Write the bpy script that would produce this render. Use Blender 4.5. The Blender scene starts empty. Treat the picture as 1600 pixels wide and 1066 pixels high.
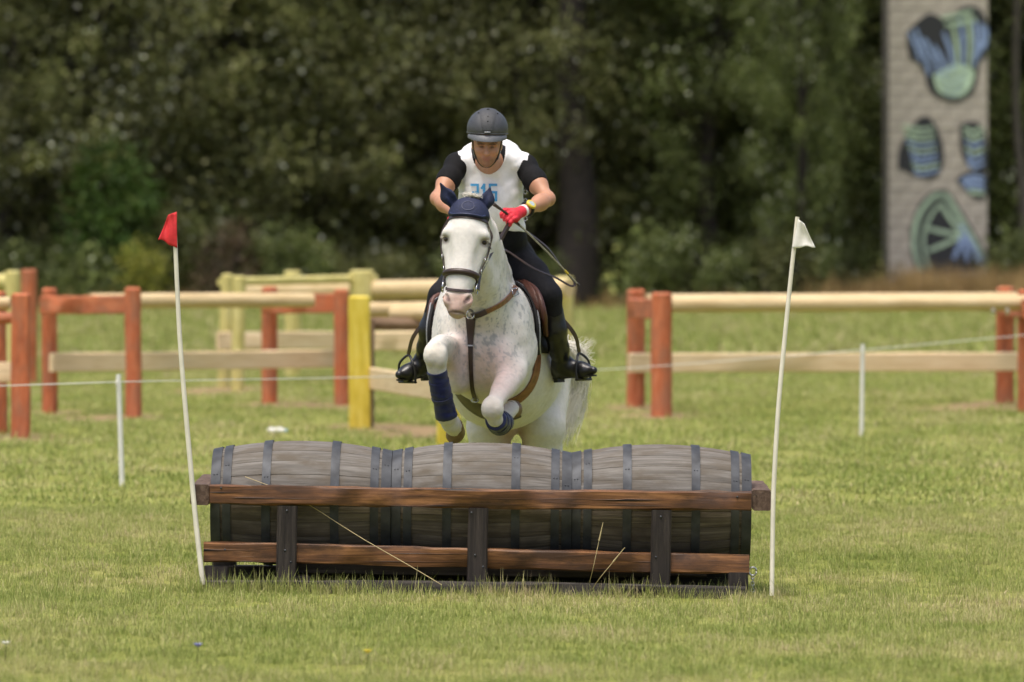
import bpy, bmesh, math, random
import numpy as np
from mathutils import Vector, Matrix, Euler

random.seed(7)
RNG = np.random.default_rng(11)
scene = bpy.context.scene
COL = scene.collection
R = math.radians

# ------------------------------------------------------------------ camera, sky, sun, exposure
F_PX, CAM_H, CAM_Y = 8850.0, 1.85, -30.0          # focal length in photo pixels (1600 wide), eye height, distance to the jump
TILT = math.atan((533 - 369) / F_PX)
cd = bpy.data.cameras.new('camera')
cam = bpy.data.objects.new('camera', cd); COL.objects.link(cam)
cam.location = (0, CAM_Y, CAM_H)
cam.rotation_euler = (math.pi / 2 - TILT, 0, 0)
cd.sensor_width = 36.0
cd.lens = 36.0 * F_PX / 1600
cd.clip_start = 0.5; cd.clip_end = 3000
cd.dof.use_dof = True
cd.dof.focus_distance = 30.3
cd.dof.aperture_fstop = 2.95
cd.dof.aperture_blades = 9
scene.camera = cam

SUN_EL, SUN_AZ = R(74), R(210)     # azimuth measured clockwise from +Y: behind the camera, a little to its left
world = bpy.data.worlds.new('World'); scene.world = world; world.use_nodes = True
wn = world.node_tree
sky = wn.nodes.new('ShaderNodeTexSky'); sky.sky_type = 'NISHITA'; sky.sun_disc = False
sky.sun_elevation = SUN_EL; sky.sun_rotation = SUN_AZ
sky.air_density = 1.0; sky.dust_density = 6.0; sky.ozone_density = 1.0
wn.links.new(sky.outputs[0], wn.nodes['Background'].inputs[0])
wn.nodes['Background'].inputs[1].default_value = 0.12
sl = bpy.data.lights.new('sun', 'SUN'); sl.energy = 1.5; sl.angle = R(28); sl.color = (1, .955, .88)
sun = bpy.data.objects.new('sun', sl); COL.objects.link(sun)
sdir = Vector((math.sin(SUN_AZ) * math.cos(SUN_EL), math.cos(SUN_AZ) * math.cos(SUN_EL), math.sin(SUN_EL)))
sun.rotation_euler = (-sdir).to_track_quat('-Z', 'Y').to_euler()
sun.location = sdir * 40
vs = scene.view_settings
vs.view_transform = 'Standard'; vs.look = 'None'; vs.exposure = 0.8; vs.gamma = 1.0; vs.use_curve_mapping = False
scene.cycles.max_bounces = 6; scene.cycles.diffuse_bounces = 3; scene.cycles.transmission_bounces = 4
scene.cycles.transparent_max_bounces = 4

# ------------------------------------------------------------------ photo pixel -> place in the world
_F = np.array([0, math.cos(TILT), -math.sin(TILT)]); _U = np.array([0, math.sin(TILT), math.cos(TILT)])
CAMP = np.array([0, CAM_Y, CAM_H])
def ray(px, py):
    d = _F + np.array([1., 0, 0]) * (px - 800) / F_PX - _U * (py - 533) / F_PX
    return d
def P(px, py, D):
    d = ray(px, py)
    return CAMP + d * (D / d[1])
def gz(x, y):
    x = np.asarray(x, float); y = np.asarray(y, float)
    return (-.05 * np.exp(-(y / 3.2) ** 2) - .013 * np.clip(x, -4, 4) * np.exp(-(y / 5) ** 2)
            + .02 * np.sin(x * .45 + 1.3) * np.sin(y * .21 + .4) * np.clip((y - 6) / 10, 0, 1))
def G(px, py):
    d = ray(px, py); t = 30.
    for _ in range(40):
        p = CAMP + d * t
        t += (p[2] - float(gz(p[0], p[1]))) / -d[2] * .9
    return CAMP + d * t

# ------------------------------------------------------------------ object helpers
def link(o, parent=None):
    COL.objects.link(o)
    if parent is not None: o.parent = parent
    return o
def tag(o, label=None, cat=None, group=None, kind=None):
    if label: o['label'] = label
    if cat: o['category'] = cat
    if group: o['group'] = group
    if kind: o['kind'] = kind
    return o
def empty(name, loc=(0, 0, 0), rot=(0, 0, 0)):
    o = bpy.data.objects.new(name, None); COL.objects.link(o)
    o.location = loc; o.rotation_euler = rot; o.empty_display_size = .1
    return o
def mk(name, verts, faces, mat=None, parent=None, smooth=True, sharp=None, gc=None, col=None):
    me = bpy.data.meshes.new(name)
    v = np.asarray(verts, np.float32)
    if isinstance(faces, np.ndarray):
        nf, k = faces.shape
        me.vertices.add(len(v)); me.vertices.foreach_set('co', v.ravel())
        me.loops.add(nf * k); me.loops.foreach_set('vertex_index', faces.astype(np.int32).ravel())
        me.polygons.add(nf); me.polygons.foreach_set('loop_start', (np.arange(nf) * k).astype(np.int32))
        me.update(calc_edges=True)
    else:
        me.from_pydata(v.tolist(), [], [list(map(int, f)) for f in faces]); me.update()
    if smooth: me.polygons.foreach_set('use_smooth', np.ones(len(me.polygons), bool))
    if sharp is not None: me.set_sharp_from_angle(angle=R(sharp))
    if gc is not None:
        a = me.attributes.new('gc', 'FLOAT_VECTOR', 'POINT'); a.data.foreach_set('vector', np.asarray(gc, np.float32).ravel())
    if col is not None:
        c = np.asarray(col, np.float32)
        if c.shape[1] == 3: c = np.hstack([c, np.ones((len(c), 1), np.float32)])
        a = me.color_attributes.new('Col', 'FLOAT_COLOR', 'POINT'); a.data.foreach_set('color', c.ravel())
    if mat: me.materials.append(mat)
    o = bpy.data.objects.new(name, me)
    return link(o, parent)
def mesh_copy(src, parent=None, name=None):
    o = src.copy(); COL.objects.link(o)
    if parent is not None: o.parent = parent
    return o
def nrm(v):
    v = np.asarray(v, float); return v / (np.linalg.norm(v) + 1e-12)
def loft(rings, caps=True):
    n = len(rings[0]); V = np.concatenate(rings); Fc = []
    for i in range(len(rings) - 1):
        for j in range(n):
            Fc.append((i * n + j, i * n + (j + 1) % n, (i + 1) * n + (j + 1) % n, (i + 1) * n + j))
    if caps:
        Fc.append(tuple(range(n - 1, -1, -1))); Fc.append(tuple((len(rings) - 1) * n + j for j in range(n)))
    return V, Fc
def frames(pts, up=(0, 0, 1)):
    pts = np.asarray(pts, float); out = []
    prev = None
    for i in range(len(pts)):
        t = nrm(pts[min(i + 1, len(pts) - 1)] - pts[max(i - 1, 0)])
        u = np.asarray(up, float) if prev is None else prev
        s = np.cross(t, u)
        if np.linalg.norm(s) < 1e-4: s = np.cross(t, (1, .2, .1))
        s = nrm(s); u = nrm(np.cross(s, t)); prev = u
        out.append((t, s, u))
    return out
def tube_geo(pts, rad, sides=8, up=(0, 0, 1), flat=1.0):
    pts = np.asarray(pts, float)
    rad = np.full(len(pts), rad) if np.isscalar(rad) else np.asarray(rad, float)
    rings = []
    for (t, s, u), p, r in zip(frames(pts, up), pts, rad):
        a = np.linspace(0, 2 * np.pi, sides, endpoint=False)
        rings.append(p + r * (np.cos(a)[:, None] * s + flat * np.sin(a)[:, None] * u))
    return loft(rings)
def spline(pts, n=24):
    pts = np.asarray(pts, float); m = len(pts)
    e = np.vstack([2 * pts[0] - pts[1], pts, 2 * pts[-1] - pts[-2]])
    out = []
    for u in np.linspace(0, m - 1 - 1e-9, n):
        i = int(u); t = u - i; a, b, c, d = e[i], e[i + 1], e[i + 2], e[i + 3]
        out.append(.5 * (2 * b + (c - a) * t + (2 * a - 5 * b + 4 * c - d) * t * t + (3 * b - a - 3 * c + d) * t ** 3))
    return np.array(out)
def tube(name, pts, rad, mat, parent=None, sides=8, n=None, up=(0, 0, 1), flat=1.0):
    if n:
        if not np.isscalar(rad): rad = np.interp(np.linspace(0, 1, n), np.linspace(0, 1, len(rad)), rad)
        pts = spline(pts, n)
    v, f = tube_geo(pts, rad, sides, up, flat)
    return mk(name, v, f, mat, parent, True, 50)
def joined(parts):
    V, Fc, o = [], [], 0
    for v, f in parts:
        V.append(np.asarray(v)); Fc += [tuple(int(i) + o for i in q) for q in f]; o += len(v)
    return np.concatenate(V), Fc
_off = [0.]
def timber(name, p0, p1, w, h, mat, parent=None, up=(0, 0, 1), cham=.008, n=10, jit=.0025, rnd=False, taper=1.0, top=0.0):
    """a sawn beam (or a round log) from p0 to p1 with slightly uneven edges; w sideways, h along up"""
    p0 = np.asarray(p0, float); p1 = np.asarray(p1, float); L = np.linalg.norm(p1 - p0)
    t = (p1 - p0) / L; s = nrm(np.cross(t, up)); u = np.cross(s, t)
    if rnd:
        a = np.linspace(0, 2 * np.pi, 14, endpoint=False); prof = np.stack([np.cos(a) * w / 2, np.sin(a) * h / 2], 1)
    else:
        c = cham; a, b = w / 2, h / 2
        prof = np.array([(a, -b + c), (a, b - c), (a - c, b), (-a + c, b), (-a, b - c), (-a, -b + c), (-a + c, -b), (a - c, -b)])
    rings, gcs = [], []
    _off[0] += 3.7
    drift = RNG.normal(0, 1, (2, 3)) * jit
    for i in range(n + 1):
        q = i / n
        j = prof * (1 + (taper - 1) * q) + RNG.normal(0, jit * .5, prof.shape) + drift[0, :2] * math.sin(3 * q + drift[1, 0] * 500)
        rings.append(p0 + t * (L * q) + j[:, :1] * s + j[:, 1:] * u)
        gcs.append(np.column_stack([np.full(len(prof), L * q + _off[0]), j[:, 0] + _off[0], j[:, 1]]))
    if top:   # domed or weathered end
        e = rings[-1]; c_ = e.mean(0)
        rings.append(c_ + (e - c_) * .72 + t * top); gcs.append(gcs[-1] + np.array([top, 0, 0]))
    V, Fc = loft(rings)
    return mk(name, V, Fc, mat, parent, True, 35, np.concatenate(gcs))
def box_geo(c, s, b=.004):
    c = np.asarray(c, float); s = np.asarray(s, float) / 2
    x, y = s[0], s[1]
    prof = np.array([(x, -y + b), (x, y - b), (x - b, y), (-x + b, y), (-x, y - b), (-x, -y + b), (-x + b, -y), (x - b, -y)])
    rings = []
    for z, k in ((-s[2], b), (-s[2] + b, 0), (s[2] - b, 0), (s[2], b)):
        q = prof * np.array([(x - k) / x, (y - k) / y]); rings.append(np.column_stack([q, np.full(8, z)]) + c)
    return loft(rings)

# ------------------------------------------------------------------ materials
def node_mat(name):
    m = bpy.data.materials.new(name); m.use_nodes = True
    nt = m.node_tree; return m, nt, nt.nodes['Principled BSDF']
def N(nt, t, **kw):
    n = nt.nodes.new(t)
    for k, v in kw.items():
        if k.startswith('i_'): n.inputs[k[2:].replace('_', ' ')].default_value = v
        else: setattr(n, k, v)
    return n
def ramp(nt, stops):
    r = nt.nodes.new('ShaderNodeValToRGB'); e = r.color_ramp.elements
    while len(e) < len(stops): e.new(.5)
    for k, (p, c) in enumerate(stops):
        e[k].position = p; e[k].color = (*c, 1) if len(c) == 3 else c
    return r
def simple(name, color, rough=.6, metal=0., var=.12, scale=30., bump=.0, sheen=0., spec=.5):
    """plain colour with a fine mottling and optional relief"""
    m, nt, b = node_mat(name)
    tc = N(nt, 'ShaderNodeTexCoord'); no = N(nt, 'ShaderNodeTexNoise', i_Scale=scale, i_Detail=5.)
    nt.links.new(tc.outputs['Object'], no.inputs['Vector'])
    c = np.array(color); r = ramp(nt, [(.3, tuple(c * (1 - var))), (.7, tuple(np.minimum(c * (1 + var), 1)))])
    nt.links.new(no.outputs[0], r.inputs[0]); nt.links.new(r.outputs[0], b.inputs['Base Color'])
    b.inputs['Roughness'].default_value = rough; b.inputs['Metallic'].default_value = metal
    b.inputs['Specular IOR Level'].default_value = spec
    if sheen: b.inputs['Sheen Weight'].default_value = sheen
    if bump:
        bp = N(nt, 'ShaderNodeBump', i_Strength=bump, i_Distance=.004)
        nt.links.new(no.outputs[0], bp.inputs['Height']); nt.links.new(bp.outputs[0], b.inputs['Normal'])
    return m
def wood(name, dark, mid, light, rough=.75, grain=(1.6, 26, 26), crack=.35, bump=.5, stain=None, spec=.3):
    """sawn or weathered timber; grain runs along the first component of the 'gc' attribute"""
    m, nt, b = node_mat(name); L = nt.links.new
    at = N(nt, 'ShaderNodeAttribute', attribute_name='gc'); oi = N(nt, 'ShaderNodeObjectInfo')
    mul = N(nt, 'ShaderNodeMath', operation='MULTIPLY'); mul.inputs[1].default_value = 37.
    L(oi.outputs['Random'], mul.inputs[0])
    ad = N(nt, 'ShaderNodeVectorMath', operation='ADD'); L(at.outputs['Vector'], ad.inputs[0]); L(mul.outputs[0], ad.inputs[1])
    mp = N(nt, 'ShaderNodeMapping'); mp.inputs['Scale'].default_value = grain; L(ad.outputs[0], mp.inputs['Vector'])
    n1 = N(nt, 'ShaderNodeTexNoise', i_Scale=1.8, i_Detail=8., i_Roughness=.65, i_Distortion=.6); L(mp.outputs[0], n1.inputs['Vector'])
    r1 = ramp(nt, [(.28, dark), (.5, mid), (.74, light)]); L(n1.outputs[0], r1.inputs[0])
    mp2 = N(nt, 'ShaderNodeMapping'); mp2.inputs['Scale'].default_value = (grain[0] * .9, grain[1] * 2.2, grain[2] * 2.2); L(ad.outputs[0], mp2.inputs['Vector'])
    n2 = N(nt, 'ShaderNodeTexNoise', i_Scale=1.1, i_Detail=3.); L(mp2.outputs[0], n2.inputs['Vector'])
    r2 = ramp(nt, [(.30, (0, 0, 0)), (.38, (1, 1, 1))]); L(n2.outputs[0], r2.inputs[0])
    mx = N(nt, 'ShaderNodeMix', data_type='RGBA', blend_type='MULTIPLY'); mx.inputs[0].default_value = crack
    L(r1.outputs[0], mx.inputs[6]); L(r2.outputs[0], mx.inputs[7])
    outc = mx.outputs[2]
    if stain:
        mp3 = N(nt, 'ShaderNodeMapping'); mp3.inputs['Scale'].default_value = (3., 7, 7); L(ad.outputs[0], mp3.inputs['Vector'])
        n3 = N(nt, 'ShaderNodeTexNoise', i_Scale=1.3, i_Detail=6., i_Roughness=.6); L(mp3.outputs[0], n3.inputs['Vector'])
        r3 = ramp(nt, [(.44, (0, 0, 0)), (.64, (1, 1, 1))]); L(n3.outputs[0], r3.inputs[0])
        m3 = N(nt, 'ShaderNodeMix', data_type='RGBA'); L(r3.outputs[0], m3.inputs[0]); L(outc, m3.inputs[6]); m3.inputs[7].default_value = (*stain, 1)
        outc = m3.outputs[2]
    L(outc, b.inputs['Base Color'])
    b.inputs['Roughness'].default_value = rough; b.inputs['Specular IOR Level'].default_value = spec
    ml = N(nt, 'ShaderNodeMath', operation='MULTIPLY'); L(n1.outputs[0], ml.inputs[0]); L(r2.outputs[0], ml.inputs[1])
    bp = N(nt, 'ShaderNodeBump', i_Strength=bump, i_Distance=.004); L(ml.outputs[0], bp.inputs['Height']); L(bp.outputs[0], b.inputs['Normal'])
    return m
def attr_mat(name, rough=.6, noise=.1, scale=40., bump=.1, sss=0., spec=.4, sheen=0., randhue=False, transl=0.):
    """colour from the mesh's own 'Col' attribute, with fine mottling"""
    m, nt, b = node_mat(name); L = nt.links.new
    at = N(nt, 'ShaderNodeAttribute', attribute_name='Col')
    tc = N(nt, 'ShaderNodeTexCoord'); no = N(nt, 'ShaderNodeTexNoise', i_Scale=scale, i_Detail=5.); L(tc.outputs['Object'], no.inputs['Vector'])
    r = ramp(nt, [(.3, (1 - noise,) * 3), (.7, (1 + noise * .0,) * 3)]); L(no.outputs[0], r.inputs[0])
    mx = N(nt, 'ShaderNodeMix', data_type='RGBA', blend_type='MULTIPLY'); mx.inputs[0].default_value = 1.
    L(at.outputs['Color'], mx.inputs[6]); L(r.outputs[0], mx.inputs[7]); c = mx.outputs[2]
    if randhue:
        oi = N(nt, 'ShaderNodeObjectInfo'); hs = N(nt, 'ShaderNodeHueSaturation')
        mr = N(nt, 'ShaderNodeMapRange'); mr.inputs[3].default_value = .75; mr.inputs[4].default_value = 1.25
        L(oi.outputs['Random'], mr.inputs[0]); L(mr.outputs[0], hs.inputs['Value']); L(c, hs.inputs['Color']); c = hs.outputs[0]
    L(c, b.inputs['Base Color']); b.inputs['Roughness'].default_value = rough; b.inputs['Specular IOR Level'].default_value = spec
    if sss:
        b.inputs['Subsurface Weight'].default_value = sss; b.inputs['Subsurface Radius'].default_value = (.02, .008, .005); b.inputs['Subsurface Scale'].default_value = .3
    if sheen: b.inputs['Sheen Weight'].default_value = sheen
    if bump:
        bp = N(nt, 'ShaderNodeBump', i_Strength=bump, i_Distance=.003); L(no.outputs[0], bp.inputs['Height']); L(bp.outputs[0], b.inputs['Normal'])
    if transl:
        tr = N(nt, 'ShaderNodeBsdfTranslucent'); L(c, tr.inputs['Color']); ms = N(nt, 'ShaderNodeMixShader'); ms.inputs[0].default_value = transl
        L(b.outputs[0], ms.inputs[1]); L(tr.outputs[0], ms.inputs[2]); L(ms.outputs[0], nt.nodes['Material Output'].inputs['Surface'])
    return m
M = {}
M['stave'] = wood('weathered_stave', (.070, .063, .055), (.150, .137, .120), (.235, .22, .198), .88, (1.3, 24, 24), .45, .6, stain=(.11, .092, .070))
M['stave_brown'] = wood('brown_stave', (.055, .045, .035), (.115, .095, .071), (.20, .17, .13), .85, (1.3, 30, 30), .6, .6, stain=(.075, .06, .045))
M['hoop'] = simple('galvanised_hoop', (.058, .062, .068), .6, .5, .35, 14, .2)
M['rail'] = wood('oiled_brown_rail', (.030, .014, .008), (.15, .066, .026), (.40, .19, .075), .5, (.9, 16, 16), 1.0, .9, stain=(.06, .030, .016))
M['darkwood'] = wood('dark_stained_timber', (.010, .008, .007), (.026, .020, .017), (.06, .048, .040), .6, (1.3, 20, 20), .5, .5)
M['greybase'] = wood('grey_base_timber', (.016, .014, .012), (.038, .033, .028), (.085, .075, .064), .85, (1.2, 20, 20), .5, .5)
M['endwood'] = wood('end_grain_block', (.05, .03, .02), (.11, .07, .05), (.20, .14, .10), .75, (9, 18, 18), .6, .5)
M['orange'] = wood('orange_painted_post', (.26, .070, .030), (.48, .135, .055), (.58, .23, .115), .75, (2, 9, 9), .5, .4, stain=(.36, .14, .075))
M['yellow'] = wood('yellow_painted_post', (.46, .34, .03), (.62, .48, .06), (.70, .58, .14), .7, (2, 12, 12), .25, .3)
M['paleyellow'] = wood('pale_yellow_post', (.42, .36, .12), (.56, .49, .18), (.66, .60, .30), .7, (2, 12, 12), .25, .3)
M['pine'] = wood('fresh_pine_rail', (.44, .31, .15), (.58, .44, .24), (.68, .55, .34), .65, (1.2, 12, 12), .15, .2)
M['pineplank'] = wood('pine_plank', (.58, .42, .23), (.70, .54, .33), (.78, .63, .42), .7, (1.2, 12, 12), .15, .2)
M['brownlog'] = wood('brown_bark_log', (.09, .055, .035), (.20, .13, .08), (.32, .22, .14), .85, (3, 16, 16), .5, .6)
M['white_plastic'] = simple('white_plastic', (.74, .73, .68), .45, 0, .05, 20)
M['cream_pole'] = simple('cream_painted_pole', (.70, .66, .54), .5, 0, .10, 12)
M['red_flag'] = simple('red_flag_cloth', (.62, .025, .03), .7, 0, .1, 60)
M['white_flag'] = simple('white_flag_cloth', (.76, .74, .68), .7, 0, .06, 60)
M['steel'] = simple('steel', (.50, .50, .50), .3, .9, .1, 60)
M['straw'] = simple('dry_straw', (.52, .42, .22), .8, 0, .2, 30)
M['bark'] = simple('bark', (.020, .015, .012), .9, 0, .4, 6, .6)
M['palebark'] = simple('pale_bark', (.075, .065, .052), .9, 0, .3, 6, .6)
M['leaf'] = attr_mat('leaf', .55, .15, 3., 0, 0, .25, 0, True, .25)
M['hay'] = attr_mat('dry_grass', .8, .1, 3., 0, 0, .1, 0, True, .3)
# ------------------------------------------------------------------ ground
def ground_dirt():
    """bare earth trodden round the posts of the fences"""
    return [G(1030, 650), G(993, 637), G(1570, 630), G(1530, 634), G(1480, 640), G(1600, 640), G(77, 646), G(208, 652), G(130, 655), G(421, 632), G(533, 636), G(470, 634),
            G(563, 668), G(610, 668), G(660, 672), G(355, 608), G(300, 612), G(30, 684), G(640, 680), G(370, 612)]
def build_ground():
    xs = np.concatenate([[-900, -300, -120, -60, -30], np.linspace(-20, 20, 161), [30, 60, 120, 300, 900]])
    ys = np.concatenate([[-200, -60, -25], np.linspace(-12, 60, 241), np.linspace(62, 170, 55), [200, 300, 600, 1500]])
    X, Y = np.meshgrid(xs, ys, indexing='ij'); Z = gz(X, Y)
    V = np.stack([X, Y, Z], -1).reshape(-1, 3)
    nx, ny = len(xs), len(ys); i = np.arange(nx * ny).reshape(nx, ny)
    Fc = np.stack([i[:-1, :-1], i[1:, :-1], i[1:, 1:], i[:-1, 1:]], -1).reshape(-1, 4)
    dirt = np.zeros(len(V))
    for p in ground_dirt():
        d2 = ((V[:, 0] - p[0]) / .55) ** 2 + ((V[:, 1] - p[1]) / 1.6) ** 2
        dirt = np.maximum(dirt, np.exp(-d2))
    m, nt, b = node_mat('meadow_soil'); L = nt.links.new
    tc = N(nt, 'ShaderNodeTexCoord')
    n1 = N(nt, 'ShaderNodeTexNoise', i_Scale=.55, i_Detail=6., i_Roughness=.6); L(tc.outputs['Object'], n1.inputs['Vector'])
    n2 = N(nt, 'ShaderNodeTexNoise', i_Scale=14., i_Detail=6., i_Roughness=.7); L(tc.outputs['Object'], n2.inputs['Vector'])
    r1 = ramp(nt, [(.30, (.18, .205, .042)), (.5, (.24, .255, .062)), (.70, (.32, .30, .11))]); L(n1.outputs[0], r1.inputs[0])
    r2 = ramp(nt, [(.3, (.6, .6, .6)), (.7, (1.15, 1.15, 1.1))]); L(n2.outputs[0], r2.inputs[0])
    mx = N(nt, 'ShaderNodeMix', data_type='RGBA', blend_type='MULTIPLY'); mx.inputs[0].default_value = 1.; L(r1.outputs[0], mx.inputs[6]); L(r2.outputs[0], mx.inputs[7])
    at = N(nt, 'ShaderNodeAttribute', attribute_name='Col')
    ad = N(nt, 'ShaderNodeMath', operation='MULTIPLY'); L(at.outputs['Fac'], ad.inputs[0]); L(n2.outputs[0], ad.inputs[1])
    rd = ramp(nt, [(.22, (0, 0, 0)), (.42, (1, 1, 1))]); L(ad.outputs[0], rd.inputs[0])
    m2 = N(nt, 'ShaderNodeMix', data_type='RGBA'); L(rd.outputs[0], m2.inputs[0]); L(mx.outputs[2], m2.inputs[6]); m2.inputs[7].default_value = (.27, .19, .105, 1)
    L(m2.outputs[2], b.inputs['Base Color']); b.inputs['Roughness'].default_value = .95; b.inputs['Specular IOR Level'].default_value = .1
    bp = N(nt, 'ShaderNodeBump', i_Strength=.6, i_Distance=.03); L(n2.outputs[0], bp.inputs['Height']); L(bp.outputs[0], b.inputs['Normal'])
    o = mk('ground', V, Fc, m, col=np.repeat(dirt[:, None], 3, 1))
    tag(o, 'open green and straw-coloured meadow under the jumps', 'meadow', kind='structure')
    return o
build_ground()

# ------------------------------------------------------------------ grass: clumps of blades scattered by geometry nodes
def grass_mat(name, green, yellow, straw, k):
    m, nt, b = node_mat(name); L = nt.links.new
    at = N(nt, 'ShaderNodeAttribute', attribute_name='Col')
    geo = N(nt, 'ShaderNodeNewGeometry'); oi = N(nt, 'ShaderNodeObjectInfo')
    n1 = N(nt, 'ShaderNodeTexNoise', i_Scale=.55, i_Detail=6., i_Roughness=.6); L(geo.outputs['Position'], n1.inputs['Vector'])
    ma = N(nt, 'ShaderNodeMath', operation='MULTIPLY_ADD'); L(oi.outputs['Random'], ma.inputs[0]); ma.inputs[1].default_value = .26; ma.inputs[2].default_value = -.13
    n5 = N(nt, 'ShaderNodeTexNoise', i_Scale=3.6, i_Detail=3.); L(geo.outputs['Position'], n5.inputs['Vector'])
    m5 = N(nt, 'ShaderNodeMath', operation='MULTIPLY_ADD'); L(n5.outputs[0], m5.inputs[0]); m5.inputs[1].default_value = .5; m5.inputs[2].default_value = -.25
    a5 = N(nt, 'ShaderNodeMath', operation='ADD'); L(n1.outputs[0], a5.inputs[0]); L(m5.outputs[0], a5.inputs[1])
    ad = N(nt, 'ShaderNodeMath', operation='ADD'); L(a5.outputs[0], ad.inputs[0]); L(ma.outputs[0], ad.inputs[1])
    r = ramp(nt, [(.30, green), (.52, yellow), (.75, straw)]); L(ad.outputs[0], r.inputs[0])
    mx = N(nt, 'ShaderNodeMix', data_type='RGBA', blend_type='MULTIPLY'); mx.inputs[0].default_value = 1.
    L(r.outputs[0], mx.inputs[6]); L(at.outputs['Color'], mx.inputs[7])
    L(mx.outputs[2], b.inputs['Base Color']); b.inputs['Roughness'].default_value = .6; b.inputs['Specular IOR Level'].default_value = .25
    tr = N(nt, 'ShaderNodeBsdfTranslucent'); L(mx.outputs[2], tr.inputs['Color']); ms = N(nt, 'ShaderNodeMixShader'); ms.inputs[0].default_value = k
    L(b.outputs[0], ms.inputs[1]); L(tr.outputs[0], ms.inputs[2]); L(ms.outputs[0], nt.nodes['Material Output'].inputs['Surface'])
    return m
M['grass'] = grass_mat('grass_blades', (.235, .315, .062), (.330, .395, .098), (.455, .445, .185), .3)
def blade_clump(name, nb, spread, h0, h1, wid, lean, strawp, seed, mat):
    r = np.random.default_rng(seed); V, Fc, C = [], [], []
    for _ in range(nb):
        a = r.uniform(0, 2 * np.pi); rad = spread * math.sqrt(r.random()); p = np.array([rad * math.cos(a), rad * math.sin(a), -.004])
        h = r.uniform(h0, h1); b = r.uniform(0, 2 * np.pi); th = min(abs(r.normal(0, lean)), 1.42); ln = math.sin(th) * h; hz = h * math.cos(th) + .003
        d = np.array([math.cos(b), math.sin(b), 0]); s = np.array([-d[1], d[0], 0]) * wid * r.uniform(.6, 1.3) / 2
        st = r.random() < strawp
        c0 = np.array((1.0, .95, 1.0)) * r.uniform(.7, 1.15) if not st else np.array((1.75, 1.4, 2.3)) * r.uniform(.65, 1.05)
        o = len(V)
        V += [p - s, p + s, p + d * ln * .40 + (0, 0, hz * .62) + s * .8, p + d * ln * .40 + np.array((0, 0, hz * .62)) - s * .8, p + d * ln + np.array((0, 0, hz))]
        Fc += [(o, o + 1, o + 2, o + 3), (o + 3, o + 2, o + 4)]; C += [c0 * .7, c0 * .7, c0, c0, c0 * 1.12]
    V = np.array(V); me = bpy.data.meshes.new(name); me.from_pydata(V.tolist(), [], Fc); me.update()
    a = me.color_attributes.new('Col', 'FLOAT_COLOR', 'POINT'); a.data.foreach_set('color', np.hstack([np.array(C), np.ones((len(C), 1))]).astype(np.float32).ravel())
    me.materials.append(mat)
    return bpy.data.objects.new(name, me)
def scatter(name, pts, scl, variants, label, cat):
    cl = bpy.data.collections.new(name + '_variants')
    for v in variants: cl.objects.link(v)
    n = len(pts); me = bpy.data.meshes.new(name); me.vertices.add(n); me.vertices.foreach_set('co', np.asarray(pts, np.float32).ravel())
    a = me.attributes.new('rot', 'FLOAT_VECTOR', 'POINT'); rr = np.zeros((n, 3), np.float32); rr[:, 2] = RNG.uniform(0, 6.28, n); rr[:, :2] = RNG.normal(0, .1, (n, 2)); a.data.foreach_set('vector', rr.ravel())
    a = me.attributes.new('scl', 'FLOAT', 'POINT'); a.data.foreach_set('value', np.asarray(scl, np.float32))
    a = me.attributes.new('idx', 'INT', 'POINT'); a.data.foreach_set('value', RNG.integers(0, len(variants), n).astype(np.int32))
    me.materials.append(variants[0].data.materials[0])
    o = link(bpy.data.objects.new(name, me))
    ng = bpy.data.node_groups.new(name + '_nodes', 'GeometryNodeTree')
    ng.interface.new_socket('Geometry', in_out='INPUT', socket_type='NodeSocketGeometry'); ng.interface.new_socket('Geometry', in_out='OUTPUT', socket_type='NodeSocketGeometry')
    gi = ng.nodes.new('NodeGroupInput'); go = ng.nodes.new('NodeGroupOutput'); ip = ng.nodes.new('GeometryNodeInstanceOnPoints')
    ci = ng.nodes.new('GeometryNodeCollectionInfo'); ci.inputs['Collection'].default_value = cl; ci.inputs['Separate Children'].default_value = True; ci.inputs['Reset Children'].default_value = True
    def na(nm, ty):
        q = ng.nodes.new('GeometryNodeInputNamedAttribute'); q.data_type = ty; q.inputs['Name'].default_value = nm
        return next(s for s in q.outputs if s.enabled and s.name == 'Attribute')
    L = ng.links.new
    L(gi.outputs[0], ip.inputs['Points']); L(ci.outputs[0], ip.inputs['Instance']); ip.inputs['Pick Instance'].default_value = True
    L(na('idx', 'INT'), ip.inputs['Instance Index']); L(na('rot', 'FLOAT_VECTOR'), ip.inputs['Rotation']); L(na('scl', 'FLOAT'), ip.inputs['Scale'])
    L(ip.outputs[0], go.inputs[0])
    md = o.modifiers.new('scatter', 'NODES'); md.node_group = ng
    tag(o, label, cat, kind='stuff'); return o
def field_pts(D0, D1, dens, margin=.6):
    """points over the part of the meadow between two distances that the lens takes in, with a margin to each side"""
    hw = lambda D: D * 800 / F_PX + margin + .01 * D
    area = (hw(D0) + hw(D1)) * (D1 - D0); n = int(area * dens)
    D = RNG.uniform(D0, D1, n); x = RNG.uniform(-1, 1, n) * hw(D1); k = np.abs(x) < hw(D)
    D, x = D[k], x[k]; y = D + CAM_Y
    return np.column_stack([x, y, gz(x, y)])
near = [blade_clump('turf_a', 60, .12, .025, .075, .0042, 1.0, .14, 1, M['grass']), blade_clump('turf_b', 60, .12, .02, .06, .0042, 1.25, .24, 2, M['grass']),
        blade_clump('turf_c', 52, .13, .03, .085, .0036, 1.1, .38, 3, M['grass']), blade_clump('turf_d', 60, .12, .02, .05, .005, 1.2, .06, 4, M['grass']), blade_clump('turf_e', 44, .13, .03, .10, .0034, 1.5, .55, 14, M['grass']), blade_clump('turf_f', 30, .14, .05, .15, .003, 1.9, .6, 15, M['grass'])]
pts = field_pts(22.0, 38.5, 160)
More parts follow.
